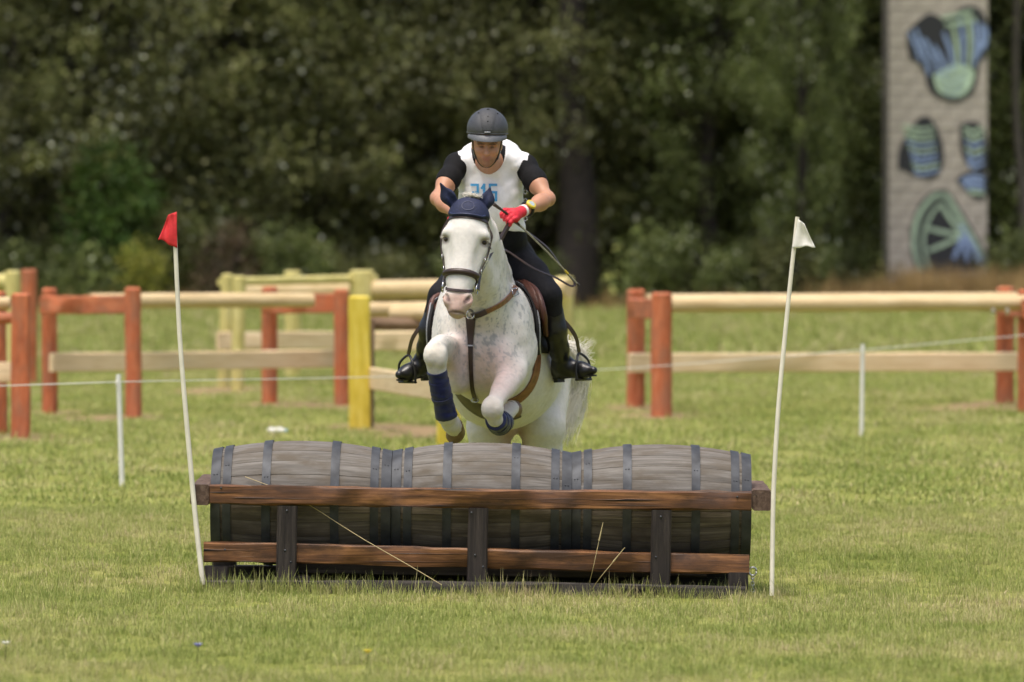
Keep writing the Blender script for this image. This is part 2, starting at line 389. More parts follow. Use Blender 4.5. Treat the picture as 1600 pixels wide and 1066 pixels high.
scatter('meadow_grass', pts, RNG.uniform(.4, .85, len(pts)), near, 'short mown grass of the meadow around the barrel jump', 'grass')
midv = [blade_clump('mid_turf_a', 36, .22, .03, .085, .010, 1.2, .15, 5, M['grass']), blade_clump('mid_turf_b', 36, .22, .03, .07, .010, 1.2, .3, 6, M['grass'])]
pts = field_pts(38.5, 85, 22, 1.5)
dd = np.min([((pts[:, 0] - p[0]) / .45) ** 2 + ((pts[:, 1] - p[1]) / 1.2) ** 2 for p in ground_dirt()], 0)
pts = pts[dd > RNG.uniform(.2, 1.3, len(pts))]
scatter('far_meadow_grass', pts, RNG.uniform(.7, 1.3, len(pts)), midv, 'mown grass of the meadow among the fences further back', 'grass')
farv = [blade_clump('far_turf_a', 30, .45, .05, .16, .022, .8, .2, 8, M['grass']), blade_clump('far_turf_b', 30, .45, .05, .12, .022, .9, .35, 9, M['grass'])]
pts = field_pts(85, 150, 7, 3)
scatter('distant_meadow_grass', pts, RNG.uniform(.7, 1.5, len(pts)), farv, 'rougher grass of the meadow running up to the wood', 'grass')
# longer tufts and seed stalks along the foot of the jump
tall = [blade_clump('tuft_a', 16, .05, .07, .17, .0035, .45, .45, 12, M['grass']), blade_clump('tuft_b', 12, .05, .06, .14, .0035, .5, .7, 13, M['grass'])]
n = 300; x = np.concatenate([RNG.uniform(-1.75, 1.42, 230), RNG.uniform(-1.72, -.9, 70)]); y = RNG.normal(-.17, .05, n)
pts = np.column_stack([x, y, gz(x, y)]); k = RNG.random(n) < .85
x2 = RNG.uniform(-2.6, 2.6, 120); y2 = RNG.uniform(-6, 6, 120)
pts = np.vstack([pts[k], np.column_stack([x2, y2, gz(x2, y2)])])
scatter('tall_grass_tufts', pts, RNG.uniform(.45, 1.0, len(pts)), tall, 'longer grass tufts and dry blades along the foot of the barrel jump', 'grass')

# ------------------------------------------------------------------ barrel jump
ROLL = R(.61)
FR = empty('barrel_jump_frame', (-.17, 0, 0), (0, ROLL, R(-.6)))
tag(FR, 'low timber frame of oiled brown rails holding the three barrels', 'jump frame')
def fx(px, D=30.): return (px - 800) * D / F_PX + .17
def fz(py, D=30.): return float(P(800, py, D)[2])
xa, xb = fx(327), fx(1172)
zt, zb = fz(761.5), fz(791)
timber('top_rail', (xa, -.045, (zt + zb) / 2), (xb, -.045, (zt + zb) / 2), .085, zt - zb, M['rail'], FR, n=26, jit=.005)
timber('back_rail', (xa, .76, (zt + zb) / 2), (xb, .76, (zt + zb) / 2), .085, zt - zb, M['rail'], FR, n=20, jit=.003)
for x0, x1 in ((fx(297), fx(327) - .003), (fx(1172) + .003, fx(1202))):
    timber('end_beam', ((x0 + x1) / 2, -.06, (zt + zb) / 2 - .003), ((x0 + x1) / 2, .86, (zt + zb) / 2 + .012), x1 - x0, zt - zb + .008, M['endwood'], FR, n=8, jit=.003)
lz0, lz1 = fz(887.5), fz(857)
timber('lower_rail', (fx(318), -.035, (lz0 + lz1) / 2 + .004), (fx(1170), -.035, (lz0 + lz1) / 2), .07, lz1 - lz0, M['rail'], FR, n=26, jit=.005)
for c in (449, 746.5, 1032):
    timber('upright', (fx(c) - .004, -.085, -.03), (fx(c), -.081, zb - .006), .106, .028, M['darkwood'], FR, up=(0, 1, 0), n=8, jit=.002)
for a, b2 in ((319, 357), (1137, 1168)):
    for yy in (-.03, .72):
        timber('corner_post', (fx((a + b2) / 2), yy, -.055), (fx((a + b2) / 2), yy, lz0 - .004), (b2 - a) / 295, .10, M['darkwood'], FR, up=(0, 1, 0), n=4)
timber('base_beam', (fx(322), -.115, -.028), (fx(1166), -.115, -.028), .07, .085, M['greybase'], FR, n=20, jit=.004)
timber('base_beam', (fx(322), .70, .0), (fx(1166), .70, .0), .10, .10, M['darkwood'], FR, n=12, jit=.004)
for yy in (.12, .52):
    timber('cradle_beam', (fx(440), yy, .085), (fx(1105), yy, .085), .09, .075, M['darkwood'], FR, n=12, jit=.004)
for px in (470, 745, 1020):
    timber('sleeper', (fx(px), -.07, .012), (fx(px), .64, .012), .10, .06, M['darkwood'], FR, n=4)
# chain hanging from a ring at the right end
ch = mk('chain_ring', *tube_geo([(fx(1176) + .020 * math.cos(a), -.01, fz(888) + .022 * math.sin(a)) for a in np.linspace(0, 6.2, 16)], .005, 6, (0, 1, 0)), M['steel'], FR)
for i in range(6):
    c = np.array((fx(1176), -.01, fz(897 + i * 5.2))); k = i % 2
    mk('chain_link', *tube_geo([c + np.array([.008 * math.cos(a) * (1 - k), .008 * math.cos(a) * k, .013 * math.sin(a)]) for a in np.linspace(0, 6.2, 12)], .003, 5, (0, 1, 0) if not k else (1, 0, 0)), M['steel'], ch)
# nails on the rails
for px, py in ((345, 766), (352, 862), (742, 866), (755, 884), (1024, 866), (446, 862), (455, 880), (736, 800), (448, 800), (1031, 803), (1150, 771)):
    mk('nail_head', *tube_geo([(fx(px), -.095, fz(py)), (fx(px), -.0995 if py > 795 else -.091, fz(py))], .006, 8, (0, 0, 1)), M['hoop'], FR)

BL, RM, RE = .955, .335, .279
def brad(t): return RE + (RM - RE) * (1 - (2 * t - 1) ** 2)
NST = 24
def stave_mesh(seed):
    r = np.random.default_rng(seed); n = 14; half = math.pi / NST - .0025
    rings, gcs = [], []
    dr = r.normal(0, .0011)
    for i in range(n + 1):
        t = i / n; x = (t - .5) * BL; Ro = brad(t) + dr + r.normal(0, .0006); Ri = Ro - .024
        hw = half * (1 + r.normal(0, .006)); pr = []
        for a, rr in ((-hw, Ro - .0014), (-hw * .86, Ro), (0, Ro + .001), (hw * .86, Ro), (hw, Ro - .0014), (hw, Ri), (-hw, Ri)):
            pr.append((x, rr * math.sin(a), rr * math.cos(a)))
        rings.append(np.array(pr)); gcs.append(np.column_stack([np.full(7, x), np.array(pr)[:, 1] * 1.0, np.array(pr)[:, 2] - Ro + seed]))
    V, Fc = loft(rings)
    o = mk('stave', V, Fc, M['stave'], None, True, 40, np.concatenate(gcs))
    return o
def hoop_mesh(t0, t1):
    rings = []
    for t, off in ((t0, .002), (t0, .0085), (t1, .0085), (t1, .002)):
        rr = brad(min(max(t, 0), 1)) + off
        a = np.linspace(0, 2 * np.pi, 72, endpoint=False)
        rings.append(np.column_stack([np.full(72, (t - .5) * BL), rr * np.sin(a), rr * np.cos(a)]))
    V, Fc = loft(rings + [rings[0]], False)
    parts = [(V, Fc)]
    tm = (t0 + t1) / 2
    for a in (.95,):    # rivets at the lap of the band
        for dt in (-.008, .008):
            rr = brad(tm + dt) + .0085; c = np.array([(tm + dt - .5) * BL, -rr * math.sin(a), rr * math.cos(a)]); nn = np.array([0, -math.sin(a), math.cos(a)])
            parts.append(tube_geo([c - nn * .002, c + nn * .002, c + nn * .0035], [.0045, .004, .002], 8, (1, 0, 0)))
    return mk('hoop', *joined(parts), M['hoop'], None, True, 40)
stv = [stave_mesh(s) for s in range(4)]
hps = [hoop_mesh(*t) for t in ((-.002, .052), (.066, .112), (.285, .333), (.667, .715), (.888, .934), (.948, 1.002))]
bxs = [(332 + 612) / 2, (612 + 892) / 2, (892 + 1170) / 2]
BLAB = ['weathered grey wooden barrel at the left end of the jump, below the red flag side', 'weathered grey wooden barrel in the middle of the jump, under the horse', 'weathered grey wooden barrel at the right end of the jump, nearest the white flag']
BZ = fz(690.5, 30.37) - RM - .004
first = True
for bi, px in enumerate(bxs):
    X = (px - 800) * 30.37 / F_PX
    B = empty('barrel', (X, .36, BZ - RM - (X + .17) * math.tan(ROLL)), (0, ROLL, R(-.6))); tag(B, BLAB[bi], 'barrel', 'barrels lying in the jump frame')
    spin = RNG.uniform(0, .2)
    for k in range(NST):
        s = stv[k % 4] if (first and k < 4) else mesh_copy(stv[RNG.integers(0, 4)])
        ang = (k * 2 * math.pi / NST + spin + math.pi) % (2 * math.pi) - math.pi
        if abs(ang) > 1.25 + RNG.uniform(-.12, .12):      # lower staves: unbleached brown, with some underside shade put into the colour
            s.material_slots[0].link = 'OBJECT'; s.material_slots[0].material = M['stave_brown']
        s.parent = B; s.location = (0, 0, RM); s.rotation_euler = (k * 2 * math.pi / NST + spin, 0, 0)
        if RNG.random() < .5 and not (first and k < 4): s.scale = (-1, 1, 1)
    for h in hps:
        q = h if first else mesh_copy(h); q.parent = B; q.location = (0, 0, RM); q.rotation_euler = (RNG.uniform(-.35, .35), 0, 0)
    for sgn in (-1, 1):   # the barrel heads: boards set in from the chime
        for j in range(5):
            y0 = -RE + .03 + j * (2 * RE - .06) / 5; y1 = y0 + (2 * RE - .06) / 5 - .003
            r0 = RE - .027; x0 = sgn * (BL / 2 - .04)
            ys = np.linspace(y0, y1, 4); up = np.sqrt(np.maximum(r0 ** 2 - ys ** 2, 1e-4))
            pr = [(y, u) for y, u in zip(ys, up)] + [(y, -u) for y, u in zip(ys[::-1], up[::-1])]
            rr = [np.array([(x0 + dx, a, b2 + RM) for a, b2 in pr]) for dx in (-.01, .01)]
            V, Fc = loft(rr); mk('head_board', V, Fc, M['stave'], B, False, None, np.concatenate(rr)[:, [2, 1, 0]])
    first = False

# dry stalks caught on and beside the jump
def stalk(pts, r, label, head=False):
    o = tube('dry_grass_stalk', pts, r, M['straw'], None, 5, 14)
    tag(o, label, 'grass stalk')
    if head: tube('seed_head', [pts[-1], np.asarray(pts[-1]) + (nrm(np.asarray(pts[-1]) - np.asarray(pts[-2])) * .10)], [.004, .0015], M['straw'], o, 6)
stalk([P(383, 745, 30.06), P(430, 763, 30.03), P(480, 787, 30.008), P(560, 838, 29.93), P(640, 884, 29.84), P(690, 914, 29.80)], .0020, 'long pale straw stalk slanting across the left part of the jump')
stalk([G(915, 930), P(925, 895, 29.78), P(936, 845, 29.76)], .0016, 'upright dry grass stalk before the right half of the lower rail', True)
stalk([G(918, 932), P(936, 905, 29.74), P(958, 878, 29.72)], .0016, 'bent dry grass stalk leaning right of the upright one', True)

# ------------------------------------------------------------------ flags
def cloth(name, corners, D, mat, parent, wave=.012, ph=0., n=14):
    """corners: pole top, free top, free bottom, pole bottom in photo pixels"""
    a, b, c, d = [P(x, y, D) for x, y in corners]; V = []
    for i in range(n + 1):
        for j in range(n + 1):
            u, v = i / n, j / n
            p = (a * (1 - u) + b * u) * (1 - v) + (d * (1 - u) + c * u) * v
            p = p + np.array([.1, 1, 0]) * wave * (math.sin(u * 7 + v * 2.5 + ph) * (.3 + u) + .5 * math.sin(u * 3 - v * 5 + ph)) * u ** .5
            p[2] += .008 * math.sin(u * 9 + ph) * u * v
            V.append(p)
    i = np.arange((n + 1) ** 2).reshape(n + 1, n + 1); Fc = np.stack([i[:-1, :-1], i[1:, :-1], i[1:, 1:], i[:-1, 1:]], -1).reshape(-1, 4)
    o = mk(name, V, Fc, mat, parent); s = o.modifiers.new('thick', 'SOLIDIFY'); s.thickness = .0015; return o
FL = empty('flag_pole', G(316, 912)); tag(FL, 'leaning pale pole with a red flag left of the barrel jump', 'flag pole', 'marker flags beside the jump')
def local(o, ob):   # hang a mesh made in world coordinates under a thing without moving it
    ob.parent = o; ob.matrix_parent_inverse = Matrix.LocRotScale(o.location, o.rotation_euler, None).inverted(); return ob
pp = [P(317, 914, 29.9), P(306, 815, 29.93), P(297, 720, 29.95), P(289, 630, 29.96), P(281, 530, 29.97), P(276, 430, 29.98), P(272, 336, 29.98)]
local(FL, tube('pole', pp, [.014, .014, .0135, .013, .0125, .012, .0115], M['cream_pole'], None, 10, 26))
local(FL, cloth('flag', [(276, 331), (262, 336), (248, 374), (277, 388)], 29.965, M['red_flag'], None, .014, 1.))
FRt = empty('flag_pole', G(1206, 930)); tag(FRt, 'slightly bent pale pole with a white flag right of the barrel jump', 'flag pole', 'marker flags beside the jump')
pp = [P(1206, 931, 29.85), P(1207, 850, 29.88), P(1209, 760, 29.9), P(1216, 640, 29.92), P(1225, 540, 29.94), P(1236, 430, 29.95), P(1246, 339, 29.96)]
local(FRt, tube('pole', pp, [.0125, .0125, .0125, .012, .012, .0115, .011], M['cream_pole'], None, 10, 26))
local(FRt, cloth('flag', [(1247, 342), (1257, 350), (1274, 385), (1238, 388)], 29.94, M['white_flag'], None, .014, 2.6))

# ------------------------------------------------------------------ electric fence
posts = []
for (px, pyb, pyt, lab, lean) in ((191, 760, 585, 'thin white plastic fence post left of the red flag', -6), (1346, 681, 538, 'thin white plastic fence post right of the white flag', 2)):
    g = G(px, pyb); D = g[1] - CAM_Y
    t = P(px + lean, pyt, D)
    e = empty('electric_fence_post', g); tag(e, lab, 'fence post', 'electric fence posts')
    local(e, tube('stake', [g - (0, 0, .05), (g + t) / 2, t], [.020, .019, .018], M['white_plastic'], None, 8))
    local(e, tube('rope_clip', [t + (-.01, -.03, -.05), t + (-.01, -.045, -.05), t + (-.01, -.045, -.085), t + (-.01, -.02, -.085)], .006, M['white_plastic'], None, 6))
    posts.append((g, t, D))
D0, D1 = posts[0][2], posts[1][2]
rp = [P(-260, 609, D0 - 1.5), P(0, 603, D0 - .6), P(186, 597, D0), P(330, 594, D0 + 2.0), P(545, 590, D0 + 4.6), P(800, 583, D0 + 7.4), P(1000, 574, D0 + 9.6), P(1346, 547, D1), P(1600, 524, D1 + 2), P(1800, 508, D1 + 3.5)]
tag(tube('fence_rope', rp, .0040, M['white_plastic'], None, 6, 80), 'thin white electric fence rope strung low across the meadow', 'rope')

# ------------------------------------------------------------------ show-jumping fences behind (posts and rails by foot point and top)
def fpost(par, x0, x1, ytop, ybot, mat, D=None, lean=0, rnd=True):
    g = G((x0 + x1) / 2, ybot)
    if D is None: D = g[1] - CAM_Y
    else: g = P((x0 + x1) / 2, 0, D); g[2] = float(gz(g[0], g[1]))
    w = (x1 - x0) * D / F_PX; t = P((x0 + x1) / 2 + lean, ytop, D)
    o = timber('post', g - np.array([0, 0, .06]), t - np.array([0, 0, .02]), w, w, mat, None, up=(0, 1, 0), n=8, jit=.004, rnd=rnd, cham=.02, top=.02)
    return local(par, o), D
def frail(par, a, b, h, mat, w=None, name='rail', rnd=False):
    """a, b = (px, py centre, D); h in photo pixels at a"""
    pa, pb = P(*a), P(*b); hh = h * a[2] / F_PX
    return local(par, timber(name, pa, pb, w or hh, hh, mat, None, n=12, jit=.004, rnd=rnd, cham=.012))
def newfence(name, px, py, lab):
    e = empty(name, G(px, py)); tag(e, lab, 'jump fence', 'jumps standing behind'); return e
fr = newfence('pole_fence', 1000, 645, 'orange-posted fence of pale pine rails right of the white flag')
_, DA = fpost(fr, 979, 1008, 452, 636, M['orange']); _, DB = fpost(fr, 1017, 1050, 457, 651, M['orange'])
_, DC = fpost(fr, 1556, 1585, 448, 630, M['orange']); fpost(fr, 1590, 1622, 452, 645, M['orange'])
frail(fr, (990, 481, DA - .2), (1036, 483, DB + .2), 30, M['orange'], .14, 'cross_beam'); frail(fr, (1568, 478, DC - .2), (1608, 482, DB + .3), 28, M['orange'], .14, 'cross_beam')
frail(fr, (1048, 476, DB + .05), (1700, 473, DB + .7), 25, M['pine'], rnd=True)
frail(fr, (1010, 470, DA + .1), (1690, 467, DC + .2), 22, M['pine'], rnd=True)
frail(fr, (982, 567, DA - .22), (1700, 565, DC - .25), 30, M['pineplank'], .05, 'plank')
for px in (1552, 1574):
    local(fr, tube('bolt', [P(px, 484, DB + .35), P(px, 489, DB + .2)], .022, M['steel'], None, 8))

fl = newfence('pole_fence', 300, 645, 'orange-posted fence of pale pine rails left of the horse')
_, DM1 = fpost(fl, 65, 90, 450, 646, M['orange']); _, DM2 = fpost(fl, 195, 221, 449, 652, M['orange'])
_, DN1 = fpost(fl, 409, 434, 448, 630, M['orange']); _, DN2 = fpost(fl, 522, 545, 452, 633, M['orange'])
frail(fl, (70, 477, DM1 - .2), (212, 476, DM2 + .2), 28, M['orange'], .15, 'cross_beam'); frail(fl, (415, 475, DN1 - .2), (540, 474, DN2 + .2), 30, M['orange'], .15, 'cross_beam')
frail(fl, (141, 470, DM1 + .45), (487, 470, DN2 - .9), 24, M['pine'], rnd=True)
frail(fl, (80, 566, DM1 - .28), (527, 561, DN1 - .3), 30, M['pineplank'], .05, 'plank')

fy = newfence('pole_fence', 600, 650, 'yellow-posted fence of pale rails directly behind the horse')
_, D1_ = fpost(fy, 340, 360, 428, 606, M['paleyellow'], lean=5); fpost(fy, 361, 382, 431, 611, M['paleyellow'], lean=2)
_, D3_ = fpost(fy, 444, 470, 423, 590, M['paleyellow']); _, D4_ = fpost(fy, 546, 585, 422, 596, M['paleyellow'])
_, D5_ = fpost(fy, 545, 579, 462, 669, M['yellow'], rnd=False); fpost(fy, 683, 719, 470, 697, M['yellow'], rnd=False)
_, D6_ = fpost(fy, 868, 897, 432, 600, M['paleyellow'])
frail(fy, (378, 455, D3_ - .6), (890, 450, D6_ - .4), 29, M['pine'], rnd=True)
frail(fy, (345, 441, D1_ + .5), (585, 436, D4_ + .4), 14, M['paleyellow'], rnd=True)
frail(fy, (575, 484, D5_ + 1.2), (720, 484, D5_ + 1.5), 24, M['pine'], rnd=True)
frail(fy, (615, 490, D5_ + .6), (720, 487, D5_ + .2), 28, M['pine'], rnd=True)
frail(fy, (340, 533, D1_ - .3), (700, 531, D4_ - .3), 28, M['pineplank'], .05, 'plank')
frail(fy, (575, 533, D5_ + 3), (720, 533, D5_ + 3.2), 30, M['pineplank'], .05, 'plank')
frail(fy, (576, 590, D5_ + .1), (705, 611, D5_ - 5.0), 34, M['pineplank'], .05, 'plank')
frail(fy, (560, 505, D5_ + .35), (700, 508, D5_ + .5), 20, M['brownlog'], rnd=True, name='brown_log')
g = G(577, 669); local(fy, timber('brown_log', g, P(577, 500, g[1] - CAM_Y + .25), .10, .10, M['brownlog'], None, up=(0, 1, 0), rnd=True))

fo = newfence('pole_fence', 25, 680, 'orange-posted fence cut off by the left edge of the photo')
_, D7 = fpost(fo, 18, 47, 458, 684, M['orange'], rnd=False); fpost(fo, -16, 11, 455, 677, M['orange'])
_, D8 = fpost(fo, 33, 58, 421, 600, M['orange']); fpost(fo, 8, 32, 423, 606, M['paleyellow'])
frail(fo, (-120, 441, D8 + .3), (30, 441, D8 + .1), 26, M['paleyellow'], rnd=True)
frail(fo, (-160, 475, D7 + .5), (16, 474, D7 + .4), 20, M['pine'], rnd=True); frail(fo, (-20, 497, D7 + .3), (26, 496, D7 + .2), 18, M['orange'], rnd=True, name='cross_beam')
frail(fo, (-160, 583, D7 + .35), (18, 582, D7 + .3), 31, M['pineplank'], .05, 'plank')

# litter in the grass
g = G(432, 679); lt = empty('plastic_bottle', g); tag(lt, 'crumpled clear and white plastic bottle lying in the grass behind the left barrel', 'bottle')
a = np.linspace(-.08, .08, 9)
local(lt, tube('bottle_body', [g + (q, .01 * math.sin(q * 40), .035) for q in a], [.02, .032, .034, .028, .034, .03, .034, .022, .013], M['white_plastic'], None, 10))
local(lt, tube('bottle_cap', [g + (.08, .0, .035), g + (.10, 0, .035)], .015, simple('blue_cap', (.25, .45, .62), .4), None, 10))

# small flowers in the foreground
def flower(px, py, col, lab):
    g = G(px, py); e = empty('wild_flower', g); tag(e, lab, 'flower')
    local(e, tube('stem', [g, g + (.004, 0, .075)], .0015, M['grass'], None, 5))
    c = g + np.array((.004, 0, .076)); V, Fc = [], []
    for k in range(9):
        a_ = k * 2 * math.pi / 9; d = np.array([math.cos(a_), math.sin(a_), .8]); s = np.array([-d[1], d[0], 0]) * .005; o = len(V)
        V += [c, c + d * .011 - s * 1.5, c + d * .024, c + d * .011 + s * 1.5]; Fc.append((o, o + 1, o + 2, o + 3))
    local(e, mk('petals', V, Fc, simple('petal_' + lab.split()[1], col, .7, 0, .1, 80), None, False))
flower(308, 1039, (.22, .22, .62), 'small violet flower in the front grass below the left barrel')
flower(573, 1049, (.75, .6, .05), 'small yellow flower in the front grass by the bottom edge')
flower(8, 1036, (.75, .74, .7), 'small white flower at the left edge of the front grass')
# ------------------------------------------------------------------ the wood behind
def leaf_cloud(centers, per, spread, size, palette, weights, rng, droop=.2):
    n = len(centers) * per
    c = np.repeat(centers, per, 0); sp = np.repeat(np.asarray(spread), per)[:, None] if np.ndim(spread) else spread
    p = c + rng.normal(0, 1, (n, 3)) * sp
    d = rng.normal(0, 1, (n, 3)); d[:, 2] -= droop; d /= np.linalg.norm(d, axis=1)[:, None]
    e = np.cross(d, rng.normal(0, 1, (n, 3))); e /= np.linalg.norm(e, axis=1)[:, None]
    s = size * rng.uniform(.6, 1.35, n)[:, None]
    V = np.stack([p, p + d * s * .5 + e * s * .34, p + d * s, p + d * s * .5 - e * s * .34], 1).reshape(-1, 3)
    Fc = np.arange(4 * n).reshape(n, 4)
    # sprays differ: some turn their pale leaf backs outward, some are young, some old and dark
    nc = len(centers); pal = np.asarray(palette); tone = np.exp(rng.normal(0, .26, nc)); pale = np.where(rng.random(nc) < .16, 4.5, .35)
    w = np.tile(np.asarray(weights, float), (nc, 1)); w[:, 3] *= pale; w /= w.sum(1)[:, None]
    cw = np.repeat(np.cumsum(w, 1), per, 0); ci = (rng.random(n)[:, None] > cw).sum(1).clip(0, 3)
    col = pal[ci] * (np.repeat(tone, per) * rng.uniform(.75, 1.3, n))[:, None]
    return V, Fc, np.repeat(col, 4, 0)
OLIVE = [(.096, .108, .036), (.135, .143, .049), (.175, .175, .070), (.43, .44, .35)]
GREEN = [(.080, .102, .030), (.110, .136, .040), (.145, .168, .056), (.38, .40, .30)]
def tree_proto(seed, H, Rc, palette, w, z0=.6, nclu=200, per=130, size=.145, bark='bark'):
    r = np.random.default_rng(seed)
    trunk = []
    base = np.array([0, 0, -.2]); top = np.array([r.normal(0, .4), r.normal(0, .4), H * .8])
    tp = spline([base, base * .6 + top * .3 + r.normal(0, .15, 3), top * .65 + r.normal(0, .2, 3), top], 12)
    trunk.append(tube_geo(tp, np.linspace(.24, .05, 12) * H / 12, 8))
    cen = []
    for k in range(nclu):
        z = z0 + (H - z0) * r.random() ** .85; q = (z - z0) / (H - z0)
        rr = Rc * (.55 + .75 * math.sin(math.pi * min(q * .8 + .18, 1))) * math.sqrt(r.uniform(.12, 1)) ; a = r.uniform(0, 2 * np.pi)
        cen.append((rr * math.cos(a), rr * math.sin(a), z))
    cen = np.array(cen)
    for k in range(0, nclu, 6):
        c = cen[k]; i = min(int(max(c[2] - 1.0, .5) / (H * .8) * 11), 10); b = tp[i]
        trunk.append(tube_geo(spline([b, (b + c) / 2 + (0, 0, .25), c], 6), np.linspace(.07, .015, 6) * H / 12, 5))
    V, Fc, C = leaf_cloud(cen, per, r.uniform(.2, .5, nclu), size, palette, w, r)
    t = mk('trunk', *joined(trunk), M[bark], None, True); c = mk('crown', V, Fc, M['leaf'], None, False, None, None, C)
    return t, c
PROT = [tree_proto(21, 14, 2.3, OLIVE, [.42, .34, .18, .06]), tree_proto(22, 13, 2.5, OLIVE, [.40, .33, .17, .10]), tree_proto(23, 15, 2.2, GREEN, [.45, .35, .17, .03]),
        tree_proto(24, 12.5, 2.6, OLIVE, [.46, .35, .165, .025], z0=1.6), tree_proto(25, 14, 2.4, GREEN, [.5, .33, .15, .02], z0=1.0)]
used = set()
def plant(name, protos, k, loc, rz, sc, label, cat, group):
    e = empty(name, loc, (0, 0, rz)); e.scale = (sc[0], sc[0], sc[1])
    for q in protos[k]:
        key = q.name
        o = q if key not in used else mesh_copy(q)
        used.add(key); o.parent = e
    tag(e, label, cat, group); return e
r_ = np.random.default_rng(5)
def where(x, y):
    px = 800 + F_PX * x / (y - CAM_Y)
    for lim, w in ((0, 'past the left edge'), (110, 'above the fence at the left edge'), (245, 'left of the red flag'), (345, 'behind the red flag'), (450, 'above the left orange-posted fence'), (560, 'above the yellow fence posts'), (690, 'just left of the rider'),
                   (800, 'right behind the rider'), (930, 'just right of the rider'), (1060, 'left end of the right-hand fence'), (1190, 'a little left of the white flag'), (1290, 'behind the white flag'), (1390, 'just left of the painted pillar'), (1545, 'behind the painted pillar'), (9e9, 'right of the painted pillar')):
        if px < lim: return w
# the row at the wood's edge: a gap of dark shade is left beside the pillar and behind the rider
xs = [-15.2, -13.0, -11.0, -9.0, -7.0, -5.1, -3.2, -1.3, .4, 3.6, 5.2, 6.8, 8.1, 9.3]
for i, x in enumerate(xs):
    y = 114 + r_.uniform(-2.5, 3.5)
    if i >= 12: y = 118.5 + .6 * (i - 12)                # these two stand behind the pillar's line
    k = [2, 1, 0, 1, 0, 1, 0, 0, 3, 3, 2, 2, 1, 4][i]
    plant('edge_tree', PROT, k, (x, y, 0), r_.uniform(0, 6.28), (r_.uniform(.9, 1.1), r_.uniform(.92, 1.1)), 'leafy tree in the front row of the wood, ' + where(x, y), 'tree', 'trees of the wood edge')
for i, x in enumerate(np.arange(-15.5, 17, 2.6)):
    plant('wood_tree', PROT, int(r_.integers(0, 5)), (x + r_.uniform(-.6, .6), 122 + r_.uniform(-1.5, 3), 0), r_.uniform(0, 6.28), (1.15, 1.1), 'darker tree deeper in the wood, ' + where(x, 122), 'tree', 'trees inside the wood')
plant('edge_tree', PROT, 2, (7.05, 109.6, 0), 2.2, (.5, 1.0), 'leafy tree whose branches hang over the pillar\'s left edge', 'tree', 'trees of the wood edge')
plant('edge_tree', PROT, 4, (13.9, 121, 0), 1.1, (1, 1.1), 'dark tree right of the painted pillar', 'tree', 'trees of the wood edge')
# bigger trunks that show
for px, w, D, lab, hh, mt in ((898, .62, 142.6, 'thick dark tree trunk behind the rider\'s arm', 9, 'bark'), (672, .42, 146, 'grey tree trunk showing in the leaves above and left of the rider', 11, 'palebark'), (1593, .16, 143, 'thin pale tree trunk at the right edge beside the pillar', 10, 'palebark')):
    p = P(px, 400, D); p[2] = 0
    e = empty('old_tree', p); tag(e, lab, 'tree')
    tp = spline([p - (0, 0, .2), p + (.1, 0, 2.5), p + (-.1, .2, 6), p + (.2, .3, hh + 3)], 14)
    lim = [tube_geo(tp, np.linspace(w, w * .4, 14), 10)] + [tube_geo(spline([tp[i], tp[i] + np.array((s * .9, .1, .8)), tp[i] + np.array((s * 2., .3, 1.5))], 6), np.linspace(w * .4, .04, 6), 6) for i, s in ((11, 1), (12, -1))]
    local(e, mk('trunk', *joined(lim), M[mt], None, True))
    cc = np.array([tp[-1] + r_.normal(0, 1, 3) * (1.8, 1.2, 1.4) + (0, 0, 1.) for _ in range(45)])
    V, Fc, C = leaf_cloud(cc, 60, .4, .18, OLIVE, [.42, .34, .18, .06], r_); local(e, mk('crown', V, Fc, M['leaf'], None, False, None, None, C))
# shrubs along the foot of the wood
def shrub_proto(seed, H, Rr, palette, w, n=45, per=55, size=.12):
    r = np.random.default_rng(seed); cen = []
    for k in range(n):
        a = r.uniform(0, 6.28); q = r.random() ** .7; rr = Rr * math.sqrt(r.random()) * (1.1 - .55 * q); cen.append((rr * math.cos(a), rr * math.sin(a), .1 + H * q))
    cen = np.array(cen); st = [tube_geo(spline([(0, 0, -.1), cen[k] * .5 + (0, 0, .1), cen[k]], 6), np.linspace(.035, .008, 6), 5) for k in range(0, n, 4)]
    V, Fc, C = leaf_cloud(cen, per, r.uniform(.12, .26, n), size, palette, w, r)
    return mk('stems', *joined(st), M['bark']), mk('foliage', V, Fc, M['leaf'], None, False, None, None, C)
YEL = [(.11, .14, .02), (.19, .20, .03), (.28, .27, .05), (.34, .33, .08)]
RUS = [(.11, .075, .045), (.15, .10, .06), (.09, .08, .035), (.24, .17, .11)]
LUSH = [(.055, .105, .018), (.075, .14, .026), (.10, .17, .035), (.16, .22, .06)]
SP = [shrub_proto(41, 1.9, 1.1, OLIVE, [.42, .34, .18, .06]), shrub_proto(42, 1.5, 1.2, GREEN, [.4, .4, .17, .03]), shrub_proto(43, 1.2, .55, YEL, [.25, .35, .25, .15], 26, 45, .10),
      shrub_proto(44, 1.4, .8, RUS, [.35, .35, .25, .05], 30, 45, .1), shrub_proto(45, 3.4, 1.25, LUSH, [.4, .35, .2, .05], 70, 60, .13)]
for i, x in enumerate(np.arange(-13.6, 15, 1.55)):
    if 9.0 < x < 12.6 or .7 < x < 2.7: continue
    k = int(r_.integers(0, 2)); s = r_.uniform(.7, 1.15)
    plant('shrub', SP, k, (x + r_.uniform(-.4, .4), 110 + r_.uniform(-1.4, 1.2), 0), r_.uniform(0, 6.28), (s, s * r_.uniform(.8, 1.3)), 'low dark shrub at the foot of the wood, ' + where(x, 110), 'shrub', 'shrubs at the foot of the wood')
def at(px, D): q = P(px, 400, D); return (q[0], q[1], 0)
plant('shrub', SP, 2, at(222, 137), .4, (1, 1.15), 'small yellow-green bush left of the red flag', 'shrub', None)
